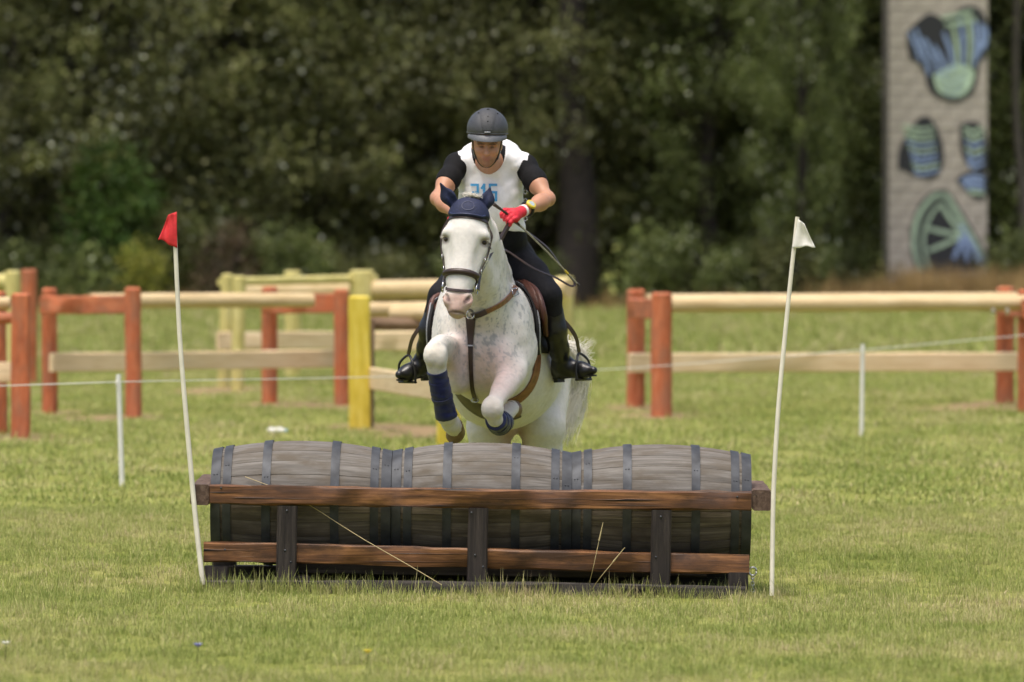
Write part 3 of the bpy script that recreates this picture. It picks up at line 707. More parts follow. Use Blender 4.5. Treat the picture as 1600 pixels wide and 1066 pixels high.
plant('shrub', SP, 3, at(352, 138), 1., (1.1, 1.25), 'rusty brown dry bush right of the red flag', 'shrub', None)
plant('shrub', SP, 4, at(165, 139.5), 2., (1.1, 1.15), 'tall fresh green bush before the dark trees at left', 'shrub', None)
plant('shrub', SP, 4, at(480, 140.5), .2, (.8, .42), 'low fresh green bush above the yellow-posted fence', 'shrub', None)
# deep wood: one leafy mass that closes the view
cen = np.column_stack([r_.uniform(-30, 30, 5200), r_.uniform(130, 137, 5200), r_.uniform(0, 15.5, 5200)])
V, Fc, C = leaf_cloud(cen, 12, .5, .5, [(.066, .076, .025), (.090, .100, .032), (.115, .12, .042), (.17, .18, .11)], [.5, .3, .15, .05], r_)
tag(mk('deep_wood', V, Fc, M['leaf'], None, False, None, None, C), 'dark leafy depth of the wood behind the trees', 'wood', kind='stuff')
# dry tall grass before the pillar and thin along the edge
hay = [blade_clump('hay_a', 40, .35, .5, 1.1, .02, .35, 1., 31, M['hay']), blade_clump('hay_b', 36, .35, .4, .9, .02, .45, 1., 32, M['hay'])]
for h in hay:
    a = h.data.color_attributes['Col']; c = np.zeros(len(a.data) * 4, np.float32); a.data.foreach_get('color', c); c = c.reshape(-1, 4); c[:, :3] *= (.23, .20, .055); a.data.foreach_set('color', c.ravel())
n = 520; x = np.concatenate([r_.normal(11.2, 1.6, 330), r_.uniform(-16, 16, n - 330)]); y = 108.5 + r_.normal(0, 1.1, n)
scatter('tall_dry_grass', np.column_stack([x, y, 0 * x]), np.where(np.arange(n) < 330, 1., .55) * r_.uniform(.8, 1.3, n), hay, 'tall straw-coloured grass along the wood and before the pillar', 'grass')

# ------------------------------------------------------------------ concrete pillar with graffiti
DP = 141.0
pl = P(1388, 400, DP); pr = P(1543, 400, DP); PW = pr[0] - pl[0]; PH = 11.2; yF = DP + CAM_Y
T = empty('block_pillar', ((pl[0] + pr[0]) / 2, yF, 0)); tag(T, 'tall pale concrete block pillar painted with blue and green graffiti', 'pillar')
M['block'] = simple('concrete_block', (.385, .35, .30), .9, 0, .22, 3.5, .4); M['mortar'] = simple('mortar', (.19, .175, .155), .95, 0, .2, 6)
V, Fc = box_geo((0, 1.2, PH / 2), (PW - .03, 2.4 - .03, PH), .01); mk('core', V, Fc, M['mortar'], T, False)
ch_, nb = .30, 5; bw = PW / nb
V, Fc = box_geo((0, .1, 0), (bw - .016, .2, ch_ - .014), .012); blk = mk('block', V, Fc, M['block'], T, False)
V, Fc = box_geo((0, .1, 0), (bw / 2 - .016, .2, ch_ - .014), .012); hb = mk('block', V, Fc, M['block'], T, False)
f1 = f2 = True
for j in range(int(PH / ch_)):
    z = (j + .5) * ch_
    xs_ = [(-PW / 2 + bw * (i + .5), 0) for i in range(nb)] if j % 2 == 0 else [(-PW / 2 + bw * .25, 1)] + [(-PW / 2 + bw * (i + 1), 0) for i in range(nb - 1)] + [(PW / 2 - bw * .25, 1)]
    for x, half in xs_:
        if half: o = hb if f2 else mesh_copy(hb, T); f2 = False
        else: o = blk if f1 else mesh_copy(blk, T); f1 = False
        o.location = (x, -.01 + r_.normal(0, .004), z)
gm = {'k': simple('graffiti_black', (.02, .022, .025), .8), 'g': simple('graffiti_green', (.42, .56, .40), .8, 0, .2, 5), 'b': simple('graffiti_blue', (.26, .36, .58), .8, 0, .2, 5), 'd': simple('graffiti_dark', (.05, .065, .09), .8, 0, .3, 5)}
sc_ = DP / F_PX
def gp(px, py): q = P(px, py, DP); return (q[0] - T.location.x, q[2])
lay = [0]
def paint(poly, m, par):
    lay[0] += 1; yy = -.030 - .0022 * lay[0]
    q = [gp(*a) for a in poly]; V = [(x, yy, z) for x, z in q]
    return mk('paint_patch', V, [tuple(range(len(V)))], gm[m], par, False)
def stroke(pts, w, m, par, n=16):
    """a spray stroke of two or three thin lines side by side"""
    lay[0] += 1; yy = -.030 - .0022 * lay[0]; s = spline([(*gp(*a), 0) for a in pts], n)[:, :2]; V, Fc = [], []
    for off, k in (((-.30, .34), (.12, .30), (.40, .16)) if w > 3 else ((0, .8),)):
        b0 = len(V)
        for i, q in enumerate(s):
            t = nrm(s[min(i + 1, n - 1)] - s[max(i - 1, 0)]); nn = np.array([-t[1], t[0]]) * w * sc_; f = .6 + .4 * math.sin(math.pi * (i + .5) / n); c = q + nn * off
            V += [(c[0] - nn[0] * k / 2 * f, yy, c[1] - nn[1] * k / 2 * f), (c[0] + nn[0] * k / 2 * f, yy, c[1] + nn[1] * k / 2 * f)]
            if i: o = b0 + 2 * i; Fc.append((o - 2, o, o + 1, o - 1))
    return mk('paint_stroke', V, Fc, gm[m], par, False)
def graffiti(outline, n_in, label):
    """filled dark outline; strokes are added on top"""
    lay[0] = 0
    return paint(outline, 'k', T)
def blob(cx, cy, pts): return [(cx + x, cy + y) for x, y in pts]
def sm(poly, n=60): return [tuple(q[:2]) for q in spline([(x, y, 0) for x, y in poly + poly[:1]], n)][:-1]
# big upper mask-like shape
g1 = graffiti(sm([(1416, 50), (1420, 88), (1440, 105), (1452, 140), (1478, 158), (1506, 156), (1524, 138), (1530, 100), (1542, 84), (1543, 40), (1530, 14), (1505, 10), (1480, 30), (1450, 22)]), 0, '')
paint(sm([(1458, 118), (1466, 142), (1490, 152), (1512, 143), (1522, 112), (1500, 100), (1478, 106)], 40), 'g', g1)
for k, (x0, y0, x1, y1, m) in enumerate([(1420, 50, 1438, 96, 'b'), (1430, 45, 1452, 118, 'b'), (1444, 60, 1468, 120, 'b'), (1458, 70, 1480, 118, 'b'), (1474, 50, 1490, 112, 'b'), (1488, 40, 1496, 108, 'g'), (1500, 28, 1504, 106, 'b'), (1512, 22, 1514, 104, 'g'),
                                         (1522, 30, 1522, 104, 'b'), (1532, 36, 1528, 90, 'b'), (1539, 40, 1536, 78, 'b'), (1470, 28, 1520, 18, 'g'), (1476, 40, 1526, 30, 'g')]):
    stroke([(x0, y0), ((x0 + x1) / 2 + 3, (y0 + y1) / 2), (x1, y1)], 6.5, m, g1)
for k in range(6): stroke([(1462 + k * 2, 112 + k * 6), (1488, 120 + k * 6), (1516 - k * 2, 108 + k * 6)], 1.6, 'b' if k % 2 else 'd', g1)
# leaf-like shape at left
g2 = graffiti(sm([(1402, 262), (1406, 232), (1424, 198), (1446, 182), (1464, 200), (1474, 232), (1472, 262), (1456, 279), (1428, 274)]), 0, '')
for k in range(9):
    t = k / 8; stroke([(1407 + 22 * (1 - t) * .9 + 2, 262 - 66 * t), (1436, 272 - 70 * t), (1468 - 10 * t, 266 - 66 * t)], 5.6, 'bgbbgbggg'[k], g2)
for k in range(4): stroke([(1418 + k * 12, 262), (1430 + k * 8, 230), (1440 + k * 4, 200)], 1.8, 'd', g2)
# two pieces at right
g3 = graffiti(sm([(1500, 194), (1518, 190), (1536, 200), (1542, 235), (1541, 268), (1524, 266), (1506, 250), (1500, 225)]), 0, '')
for k in range(6): stroke([(1505 + k * 1.5, 200 + k * 10), (1520, 206 + k * 11), (1537, 200 + k * 11)], 6.2, 'ggbgbb'[k], g3)
stroke([(1512, 208), (1516, 230), (1526, 252)], 3, 'd', g3)
g4 = graffiti(sm([(1492, 283), (1506, 270), (1526, 268), (1542, 274), (1542, 300), (1532, 312), (1514, 304), (1504, 292)]), 0, '')
for k in range(4): stroke([(1500 + k * 4, 283 + k * 5), (1520, 276 + k * 8), (1538, 278 + k * 8)], 6.4, 'bbbg'[k], g4)
# wheel-like half disc
g5 = graffiti(sm([(1424, 400), (1422, 360), (1434, 322), (1456, 300), (1480, 298), (1500, 326), (1522, 362), (1540, 398), (1534, 420), (1500, 424), (1450, 430), (1434, 424)]), 0, '')
stroke([(1440, 424), (1428, 385), (1434, 340), (1458, 308), (1478, 305)], 8, 'g', g5, 24); stroke([(1452, 420), (1443, 385), (1448, 350), (1466, 322), (1476, 318)], 5, 'g', g5, 24)
stroke([(1478, 303), (1496, 335), (1518, 372), (1536, 404)], 9, 'g', g5); stroke([(1500, 352), (1518, 384), (1534, 412)], 9, 'b', g5)
for a, m in (((1450, 392), 'g'), ((1446, 356), 'g'), ((1470, 320), 'g'), ((1490, 405), 'b'), ((1512, 408), 'b')): stroke([(1504, 368), ((1504 + a[0]) / 2, (368 + a[1]) / 2 + 1), a], 7, m, g5)
# ------------------------------------------------------------------ bodies: smooth-blended implicit surfaces turned into one continuous mesh
class Body:
    def __init__(s): s.p = []
    def rc(s, a, b, ra, rb, k=.05, op='u', flat=None):
        """tapered limb from a to b; flat=(axis, factor) squeezes it along an axis"""
        s.p.append(('rc', np.asarray(a, float), np.asarray(b, float), ra, rb, k, op, flat)); return s
    def el(s, c, r, k=.05, op='u', rot=None):
        s.p.append(('el', np.asarray(c, float), np.asarray(r, float) * np.ones(3), None if rot is None else np.asarray(rot, float), 0, k, op, None)); return s
    def chain(s, pts, rad, k=.05, op='u', flat=None):
        for i in range(len(pts) - 1): s.rc(pts[i], pts[i + 1], rad[i], rad[i + 1], k if i == 0 else min(k, .03), op, flat)
        return s
    def sub(s, *names): return s
    @staticmethod
    def _d(q, p):
        if q[0] == 'rc':
            a, b, ra, rb = q[1:5]; ab = b - a; pa = p - a
            if q[7] is not None:
                ax, f = q[7]; ax = nrm(ax)
                t = np.clip((pa @ ab) / (ab @ ab), 0, 1); w = pa - t[..., None] * ab; c = w @ ax
                w = w + (c * (1 / f - 1))[..., None] * ax
                return (np.linalg.norm(w, axis=-1) - (ra + (rb - ra) * t)) * min(1, f)
            t = np.clip((pa @ ab) / (ab @ ab + 1e-12), 0, 1)
            return np.linalg.norm(pa - t[..., None] * ab, axis=-1) - (ra + (rb - ra) * t)
        c, r, rot = q[1:4]; v = p - c
        if rot is not None: v = v @ rot          # rows of v into the ellipsoid's own axes (columns of rot)
        k0 = np.linalg.norm(v / r, axis=-1); k1 = np.linalg.norm(v / (r * r), axis=-1)
        return k0 * (k0 - 1) / np.maximum(k1, 1e-9)
    @staticmethod
    def _mix(d, e, k, op):
        if op == 's': return -Body._mix(-d, e, k, 'u')
        h = np.maximum(k - np.abs(d - e), 0) / k
        return np.minimum(d, e) - h * h * k * .25
    def bounds(s):
        lo, hi = np.full(3, 1e9), np.full(3, -1e9)
        for q in s.p:
            if q[6] == 's': continue
            if q[0] == 'rc': m = max(q[3], q[4]); l = np.minimum(q[1], q[2]) - m; h = np.maximum(q[1], q[2]) + m
            else: m = max(q[2]) if q[3] is not None else q[2]; l = q[1] - m; h = q[1] + m
            lo = np.minimum(lo, l); hi = np.maximum(hi, h)
        return lo, hi
    def __call__(s, p):
        p = np.asarray(p, float); d = np.full(p.shape[:-1], 9.)
        for q in s.p: d = Body._mix(d, Body._d(q, p), q[5], q[6])
        return d
    def grid(s, h, extra=None, pad=.04):
        lo, hi = s.bounds(); lo = lo - pad; hi = hi + pad
        n = np.ceil((hi - lo) / h).astype(int) + 1
        ax = [lo[i] + h * np.arange(n[i]) for i in range(3)]
        Fd = np.full(n, .5, np.float64)
        for q in s.p:
            m = .06 + q[5]
            if q[0] == 'rc': mm = max(q[3], q[4]) + m; l = np.minimum(q[1], q[2]) - mm; u = np.maximum(q[1], q[2]) + mm
            else: mm = max(q[2]) + m; l = q[1] - mm; u = q[1] + mm
            i0 = np.maximum(((l - lo) / h).astype(int), 0); i1 = np.minimum(((u - lo) / h).astype(int) + 2, n)
            if np.any(i1 <= i0): continue
            sl_ = tuple(slice(a, b) for a, b in zip(i0, i1))
            pt = np.stack(np.meshgrid(*[ax[i][i0[i]:i1[i]] for i in range(3)], indexing='ij'), -1)
            Fd[sl_] = Body._mix(Fd[sl_], Body._d(q, pt), q[5], q[6])
        if extra is not None:
            pt = np.stack(np.meshgrid(*ax, indexing='ij'), -1); Fd = extra(Fd, pt)
        return Fd, lo, h
def nets(Fd, lo, h):
    """surface nets: one vertex in every cell the surface crosses"""
    S = Fd < 0
    c = [S[a:S.shape[0] - 1 + a, b:S.shape[1] - 1 + b, d:S.shape[2] - 1 + d] for a in (0, 1) for b in (0, 1) for d in (0, 1)]
    tot = sum(x.astype(np.int8) for x in c); I, J, K = np.nonzero((tot > 0) & (tot < 8))
    idx = np.full(tot.shape, -1, np.int64); idx[I, J, K] = np.arange(len(I))
    acc = np.zeros((len(I), 3)); cnt = np.zeros(len(I))
    cs = [(a, b, d) for a in (0, 1) for b in (0, 1) for d in (0, 1)]
    for x in cs:
        for ax in range(3):
            if x[ax]: continue
            y = list(x); y[ax] = 1
            f0 = Fd[I + x[0], J + x[1], K + x[2]]; f1 = Fd[I + y[0], J + y[1], K + y[2]]; m = (f0 < 0) != (f1 < 0)
            t = np.where(m, f0 / np.where(m, f0 - f1, 1), 0); q = np.tile(np.array(x, float), (len(I), 1)); q[:, ax] = t
            acc += q * m[:, None]; cnt += m
    V = lo + h * (np.column_stack([I, J, K]) + acc / cnt[:, None]); Q = []
    for ax in range(3):
        A = np.take(S, range(S.shape[ax] - 1), ax); B = np.take(S, range(1, S.shape[ax]), ax)
        b, d = (ax + 1) % 3, (ax + 2) % 3
        for flip, mask in ((0, A & ~B), (1, ~A & B)):
            g = np.stack(np.nonzero(mask), 1)
            g = g[(g[:, b] > 0) & (g[:, d] > 0) & (g[:, b] < idx.shape[b]) & (g[:, d] < idx.shape[d])]
            def cell(ob, od):
                q = g.copy(); q[:, b] += ob; q[:, d] += od; return idx[q[:, 0], q[:, 1], q[:, 2]]
            f = np.stack([cell(-1, -1), cell(0, -1), cell(0, 0), cell(-1, 0)], 1)
            Q.append(f[:, ::-1] if flip else f)
    Q = np.concatenate(Q); Q = Q[(Q >= 0).all(1)]
    return V, Q
def relax(V, Q, it=2, lam=.5):
    e = np.concatenate([Q[:, [0, 1]], Q[:, [1, 2]], Q[:, [2, 3]], Q[:, [3, 0]]]); 
    for _ in range(it):
        s = np.zeros_like(V); c = np.zeros(len(V))
        for k in range(3):
            s[:, k] = np.bincount(e[:, 0], V[e[:, 1], k], len(V)) + np.bincount(e[:, 1], V[e[:, 0], k], len(V))
        c = np.bincount(e[:, 0], minlength=len(V)) + np.bincount(e[:, 1], minlength=len(V))
        V = V + lam * (s / np.maximum(c, 1)[:, None] - V)
    return V
def vnormals(V, Q):
    fn = np.cross(V[Q[:, 2]] - V[Q[:, 0]], V[Q[:, 3]] - V[Q[:, 1]]); nn = np.zeros_like(V)
    for c in range(4):
        for k in range(3): nn[:, k] += np.bincount(Q[:, c], fn[:, k], len(V))
    return nn / np.maximum(np.linalg.norm(nn, axis=1), 1e-9)[:, None]
def solid(name, body, h, mat, parent=None, extra=None, it=2, colf=None, disp=None):
    V, Q = nets(*body.grid(h, extra)); V = relax(V, Q, it)
    if disp is not None: V = V + vnormals(V, Q) * disp(V)[:, None]
    return mk(name, V, Q, mat, parent, True, None, None, None if colf is None else colf(V))
def hit(body, o, d, off=0., t0=0., tmax=6., n=90):
    """first point along o + t d where the body's distance falls to off"""
    d = nrm(d); t = t0
    for _ in range(n):
        s = float(body((o + d * t)[None])[0]) - off
        if s < 4e-4 or t > tmax: break
        t += max(s * .7, 4e-4)
    return o + d * t
def grad(body, p, e=.004):
    p = np.asarray(p, float); g = np.array([float(body((p + e * a)[None])[0] - body((p - e * a)[None])[0]) for a in np.eye(3)])
    return nrm(g)
def seen(body, px, py, off=.004):
    d = ray(px, py); return hit(body, CAMP, d, off, 28.5, 36, 160)
def ribbon(name, pts, nors, width, thick, mat, parent=None, n=None, closed=False):
    """a strap: flat band along pts, lying on the surface whose outward normals are nors"""
    pts = np.asarray(pts, float); nors = np.asarray(nors, float)
    if n: pts = spline(pts, n); nors = spline(nors, n)
    w = np.full(len(pts), width) if np.isscalar(width) else np.interp(np.linspace(0, 1, len(pts)), np.linspace(0, 1, len(width)), width)
    rings = []
    for i in range(len(pts)):
        a = pts[(i + 1) % len(pts)] if closed else pts[min(i + 1, len(pts) - 1)]; b = pts[i - 1] if closed else pts[max(i - 1, 0)]
        t = nrm(a - b); u = nrm(nors[i] - t * (nors[i] @ t)); s = np.cross(t, u); x, y = w[i] / 2, thick
        rings.append(np.array([pts[i] + s * a_ + u * b_ for a_, b_ in ((x, 0), (x * .9, y), (-x * .9, y), (-x, 0), (-x * .9, -y * .6), (x * .9, -y * .6))]))
    if closed: rings.append(rings[0])
    return mk(name, *loft(rings, not closed), mat, parent, True, 45)
def strap_px(name, body, pxs, width, mat, parent, n=24, off=.002, thick=.004):
    pts = [seen(body, x, y, off) for x, y in spline([(x, y, 0) for x, y in pxs], n)[:, :2]]
    pts = np.array(pts); pts[1:-1] = (pts[:-2] + 2 * pts[1:-1] + pts[2:]) / 4
    return ribbon(name, pts, [grad(body, p) for p in pts], width, thick, mat, parent)
def belt(name, body, c, e1, e2, width, mat, parent, a0=0., a1=2 * math.pi, n=40, off=.002, thick=.004, reach=.8):
    """a band round a body in the plane e1,e2 through c"""
    full = abs(a1 - a0 - 2 * math.pi) < 1e-3; A = np.linspace(a0, a1, n, endpoint=not full); pts = []
    for a in A:
        d = math.cos(a) * np.asarray(e1) + math.sin(a) * np.asarray(e2); pts.append(hit(body, c + d * reach, -d, off, 0, reach))
    return ribbon(name, pts, [grad(body, p) for p in pts], width, thick, mat, parent, None, full)

# ------------------------------------------------------------------ horse
torso = Body()
torso.el(P(756, 540, 32.2), (.235, .34, .33), .1)
torso.el(P(706, 522, 32.28), (.105, .26, .28), .12).el(P(803, 525, 32.3), (.105, .26, .28), .12)
torso.el(P(775, 488, 32.7), (.15, .42, .21), .15)
torso.el(P(779, 555, 32.95), (.30, .60, .375), .12)
torso.el(P(788, 585, 33.1), (.325, .52, .30), .18)
torso.el(P(814, 560, 33.70), (.285, .40, .35), .25)
torso.el(P(715, 570, 32.00), (.085, .15, .17), .05).el(P(783, 572, 32.00), (.095, .16, .17), .05).el(P(752, 500, 31.98), (.07, .10, .13), .06)       # breast muscles
torso.el(P(797, 668, 33.35), (.05, .12, .05), .06)
# neck: crest and underside
neck = [('c', [P(742, 338, 31.52), P(755, 385, 31.9), P(766, 430, 32.3), P(774, 470, 32.7)], [.085, .10, .12, .14]), ('g', [P(737, 400, 31.52), P(745, 440, 31.75), P(752, 490, 32.0), P(756, 530, 32.1)], [.085, .115, .16, .2])]
horse = Body(); horse.p = list(torso.p)
torso_neck = Body(); torso_neck.p = list(torso.p)
for b in (horse, torso_neck):
    for _, pts, rad in neck: b.chain(pts, rad, .12)
    b.rc(P(748, 380, 31.7), P(757, 460, 32.1), .095, .15, .1)
# head in its own frame: x to the photo's right, y back from the face, z from poll down to the lips
HP, HM = P(732, 316, 31.33), P(711, 494, 31.15)
hz_ = nrm(HM - HP); yaw = R(-6); hn = np.array([math.sin(yaw), -math.cos(yaw), 0.]); hn = nrm(hn - hz_ * (hn @ hz_)); hy_ = -hn; hx_ = np.cross(hy_, hz_)
if hx_[0] < 0: hx_ = -hx_
HR = np.column_stack([hx_, hy_, hz_])
def hl(x, y, z): return HP + HR @ np.array([x, y, z])
head = Body()
head.el(hl(0, .10, .13), (.108, .10, .15), .05, rot=HR)
for s in (-1, 1):
    head.el(hl(s * .095, .072, .176), (.038, .05, .038), .03, rot=HR)            # brow over the eye
    head.el(hl(s * .090, .085, .235), (.03, .05, .03), .03, rot=HR)               # lower lid ridge
    head.el(hl(s * .062, .17, .25), (.045, .115, .15), .06, rot=HR)             # cheek
    head.rc(hl(s * .068, .085, .26), hl(s * .044, .06, .44), .03, .024, .05)      # facial crest
head.rc(hl(0, .075, .18), hl(0, .052, .47), .088, .058, .06, flat=(hy_, .85))
head.rc(hl(0, .15, .28), hl(0, .105, .50), .07, .05, .06)
head.el(hl(0, .075, .55), (.066, .068, .075), .04, rot=HR)
head.el(hl(0, .062, .608), (.047, .045, .034), .03, rot=HR)                    # upper lip
head.el(hl(0, .105, .606), (.040, .045, .035), .03, rot=HR)                    # lower lip, chin
head.rc(hl(-.05, .033, .624), hl(.05, .033, .624), .004, .004, .01, 's')
for s in (-1, 1):
    head.el(hl(s * .054, .040, .553), (.029, .030, .042), .025, rot=HR)
    head.rc(hl(s * .042, .000, .574), hl(s * .068, .022, .540), .009, .014, .008, 's')     # nostril
    head.el(hl(s * .108, .03, .30), (.03, .03, .09), .05, 's', rot=HR)             # hollow below the eye
    head.el(hl(s * .120, .050, .207), (.022, .022, .012), .008, 's', rot=HR)     # eye socket
    head.chain([hl(s * .06, .13, .03), hl(s * .07, .12, -.02)], [.03, .018], .03)
horse.p += head.p
# fore legs, folded
KL = [P(712, 572, 32.2), P(690, 545, 31.8), P(681, 548, 31.5)]
horse.chain(KL, [.11, .074, .056], .06)
horse.el(P(681, 553, 31.44), (.058, .056, .078), .04)
CL = [P(682, 575, 31.47), P(689, 612, 31.52), P(697, 648, 31.60)]
horse.chain(CL, [.05, .038, .046], .03)
horse.chain([P(697, 650, 31.60), P(704, 662, 31.68), P(709, 668, 31.74)], [.048, .046, .052], .03)
KR = [P(808, 548, 32.25), P(799, 585, 31.95), P(774, 628, 31.62)]
horse.chain(KR, [.10, .074, .050], .06)
horse.rc(P(810, 575, 31.98), P(790, 612, 31.75), .042, .030, .04)
horse.el(P(769, 638, 31.56), (.058, .056, .074), .04)
CR = [P(774, 655, 31.6), P(780, 661, 31.78), P(784, 660, 31.95)]
horse.chain(CR, [.046, .038, .045], .03)
horse.chain([P(785, 655, 31.96), P(793, 645, 32.02), P(799, 638, 32.06)], [.045, .040, .044], .03)
horse.rc(P(700, 540, 31.85), P(690, 536, 31.6), .05, .03, .04); horse.el(P(672, 556, 31.42), (.03, .04, .05), .03); horse.el(P(690, 558, 31.42), (.03, .04, .05), .03)
horse.el(P(760, 640, 31.54), (.03, .04, .045), .03); horse.el(P(778, 638, 31.54), (.03, .04, .045), .03)
horse.rc(P(796, 560, 32.0), P(782, 604, 31.74), .045, .028, .035)
horse.rc(P(800, 592, 31.86), P(783, 618, 31.66), .008, .006, .02, 's'); horse.rc(P(791, 586, 31.86), P(778, 612, 31.66), .006, .005, .02, 's')
# hind legs, standing behind the barrels
for (a, b, c) in ((774, 766, 768), (842, 847, 844)):
    horse.chain([P(a, 590, 33.62), P(b, 668, 33.36), P(b, 705, 33.42)], [.19, .130, .108], .045)
    foot = P(c, 700, 33.62); fz0 = float(gz(foot[0], foot[1]))
    hock = np.array([foot[0] + .01, foot[1] + .34, .50]); fet = np.array([foot[0], foot[1] + .16, .15])
    horse.chain([P(b, 705, 33.42), hock, fet, np.array([foot[0], foot[1] + .06, fz0 + .06])], [.115, .058, .045, .045], .04)
def smooth01(x, a, b): t = np.clip((x - a) / (b - a), 0, 1); return t * t * (3 - 2 * t)
def fbm(p, s, seed=0):
    """cheap lattice noise for patches of skin and coat"""
    r = np.random.default_rng(seed); out = 0; amp = 1.
    for o in range(3):
        tb = r.random((16, 16, 16)); q = p * s * 2 ** o; i = np.floor(q).astype(int); f = q - i; f = f * f * (3 - 2 * f); v = 0
        for a in (0, 1):
            for b in (0, 1):
                for c in (0, 1):
                    w = (f[:, 0] if a else 1 - f[:, 0]) * (f[:, 1] if b else 1 - f[:, 1]) * (f[:, 2] if c else 1 - f[:, 2])
                    v = v + w * tb[(i[:, 0] + a) % 16, (i[:, 1] + b) % 16, (i[:, 2] + c) % 16]
        out = out + amp * v; amp *= .5
    return out / 1.75
def lerp(c, t, col): return c + (np.asarray(col) - c) * t[:, None]
def near(V, p, r): return np.exp(-(((V - p) / r) ** 2).sum(1))
def horse_col(V):
    c = np.tile(np.array([.685, .66, .61]), (len(V), 1))
    nz = fbm(V, 9, 1)
    c = lerp(c, .5 * smooth01(nz, .45, .8), (.62, .59, .53))
    pk = near(V, P(757, 570, 31.85), np.array([.17, .3, .2])) * 1.1 + near(V, P(712, 560, 31.9), np.array([.06, .3, .12])) + .8 * near(V, P(785, 610, 31.9), np.array([.10, .3, .10]))
    c = lerp(c, np.clip(pk * (.35 + .8 * fbm(V, 7, 2)), 0, .75), (.66, .47, .42))
    # grey flecks on neck, chest and shoulders
    zone = 1.25 * near(V, P(760, 515, 32.0), np.array([.36, .7, .24])) + .7 * near(V, P(790, 440, 32.1), np.array([.12, .5, .2]))
    fl = smooth01(fbm(V, 44, 3), .60, .66) * smooth01(fbm(V, 9, 4), .34, .5) + .9 * smooth01(fbm(V, 70, 13), .66, .71)
    c = lerp(c, np.clip(fl * zone, 0, 1) * .62, (.22, .23, .25))
    c = lerp(c, .18 * np.clip(zone, 0, 1) * smooth01(fbm(V, 12, 6), .52, .72), (.55, .55, .53))
    # muzzle
    hv = (V - HP) @ HR
    inh = (hv[:, 1] < .3) & (hv[:, 1] > -.05) & (np.abs(hv[:, 0]) < .12) & (hv[:, 2] > .4) & (hv[:, 2] < .70)
    mz = smooth01(hv[:, 2], .47, .56) * inh
    c = lerp(c, mz * .95 * (.45 + .8 * fbm(V, 20, 5)), (.50, .31, .25))
    for s in (-1, 1):
        na, nb_ = np.array([s * .043, .002, .573]), np.array([s * .066, .020, .543]); tt = np.clip(((hv - na) @ (nb_ - na)) / ((nb_ - na) @ (nb_ - na)), 0, 1)
        dn = np.linalg.norm(hv - na - tt[:, None] * (nb_ - na), axis=1) / .0135
        c = lerp(c, (1 - smooth01(dn, .7, 1.25)) * .9, (.10, .06, .055))
        de = np.linalg.norm((hv - np.array([s * .112, .058, .206])) / np.array([.030, .034, .025]), axis=1)
        c = lerp(c, (1 - smooth01(de, .75, 1.45)) * .75, (.17, .13, .11))
    dm = np.abs(hv[:, 2] - .624) / .006 + np.maximum(np.abs(hv[:, 0]) - .045, 0) * 100
    c = lerp(c, (1 - smooth01(dm, .5, 1.3)) * inh * .8, (.16, .10, .09))
    # thin-haired inner thighs and dusty knees
    it = near(V, P(800, 680, 33.4), np.array([.10, .35, .12]))
    c = lerp(c, np.clip(it * 1.1, 0, .85), (.40, .25, .21))
    for q in (P(681, 553, 31.4), P(769, 638, 31.52)): c = lerp(c, .5 * near(V, q, .075), (.74, .66, .52))
    return c
M['coat'] = attr_mat('horse_coat', .62, .10, 55., .25, .06, .3, .15)
M['hoof'] = simple('hoof_horn', (.16, .095, .055), .45, 0, .3, 30, .2)
M['sole'] = simple('hoof_sole', (.30, .24, .18), .8, 0, .3, 30, .3)
M['eye'] = simple('dark_eye', (.018, .010, .007), .08, 0, 0, 5)
M['hair'] = simple('white_horse_hair', (.84, .80, .71), .5, 0, .08, 20)
HB = P(790, 0, 32.9); HB[2] = float(gz(HB[0], HB[1]))
HO = empty('horse', HB); tag(HO, 'white flea-bitten grey horse jumping over the barrels towards us, front legs folded', 'horse')
def muscle(V):
    hd = np.exp(-(np.maximum(np.linalg.norm((V - hl(0, .08, .32)) / np.array([1, 1, 2.2]), axis=1) - .10, 0) / .06) ** 2)
    return (1 - .75 * hd) * (.020 * (fbm(V * np.array([1, 1, .6]), 7.5, 21) - .5) + .006 * (fbm(V, 22, 22) - .5)) + .0022 * (fbm(V, 60, 23) - .5)
local(HO, solid('body', horse, .0075, M['coat'], None, None, 2, horse_col, muscle))
for s in (-1, 1):
    local(HO, solid('eye', Body().el(hl(s * .103, .066, .207), (.017, .020, .014), .01, rot=HR), .003, M['eye']))
    lash = [tube_geo([hl(s * .118, .05 + .008 * k, .195), hl(s * .140, .040 + .008 * k, .197 + .002 * k)], [.0010, .0004], 4) for k in range(4)]
    local(HO, mk('eyelashes', *joined(lash), M['hair'], None))
def hoof(c, axis, r, front):
    """hoof: flaring wall with a flat sole; axis points to the ground surface of the hoof"""
    axis = nrm(axis); f = nrm(np.asarray(front) - axis * (np.asarray(front) @ axis)); s = np.cross(axis, f); rings = []
    for t, k in ((-.03, .80), (-.018, .86), (0, .90), (.03, 1.0), (.048, 1.05), (.052, 1.0), (.047, .82), (.040, .5)):
        a = np.linspace(0, 2 * np.pi, 28, endpoint=False); rr = r * k * (1 + .10 * np.cos(a))
        sh = f * (t * .35)
        rings.append(c + axis * t + sh + np.cos(a)[:, None] * f * rr[:, None] + np.sin(a)[:, None] * s * rr[:, None] * .92)
    o = mk('hoof', *loft(rings), M['hoof'], None, True, 40); local(HO, o); return o
hoof(P(712, 669, 31.75), P(723, 679, 31.96) - P(703, 655, 31.64), .056, (-.5, -.5, -.6))
hoof(P(800, 637, 32.08), P(812, 630, 32.2) - P(790, 645, 32.0), .050, (0, .5, -.6))
for c in (768, 842):
    p = P(c, 700, 33.62); hoof(np.array([p[0], p[1] + .02, float(gz(p[0], p[1])) + .045]), (0, 0, -1), .062, (0, -1, 0))
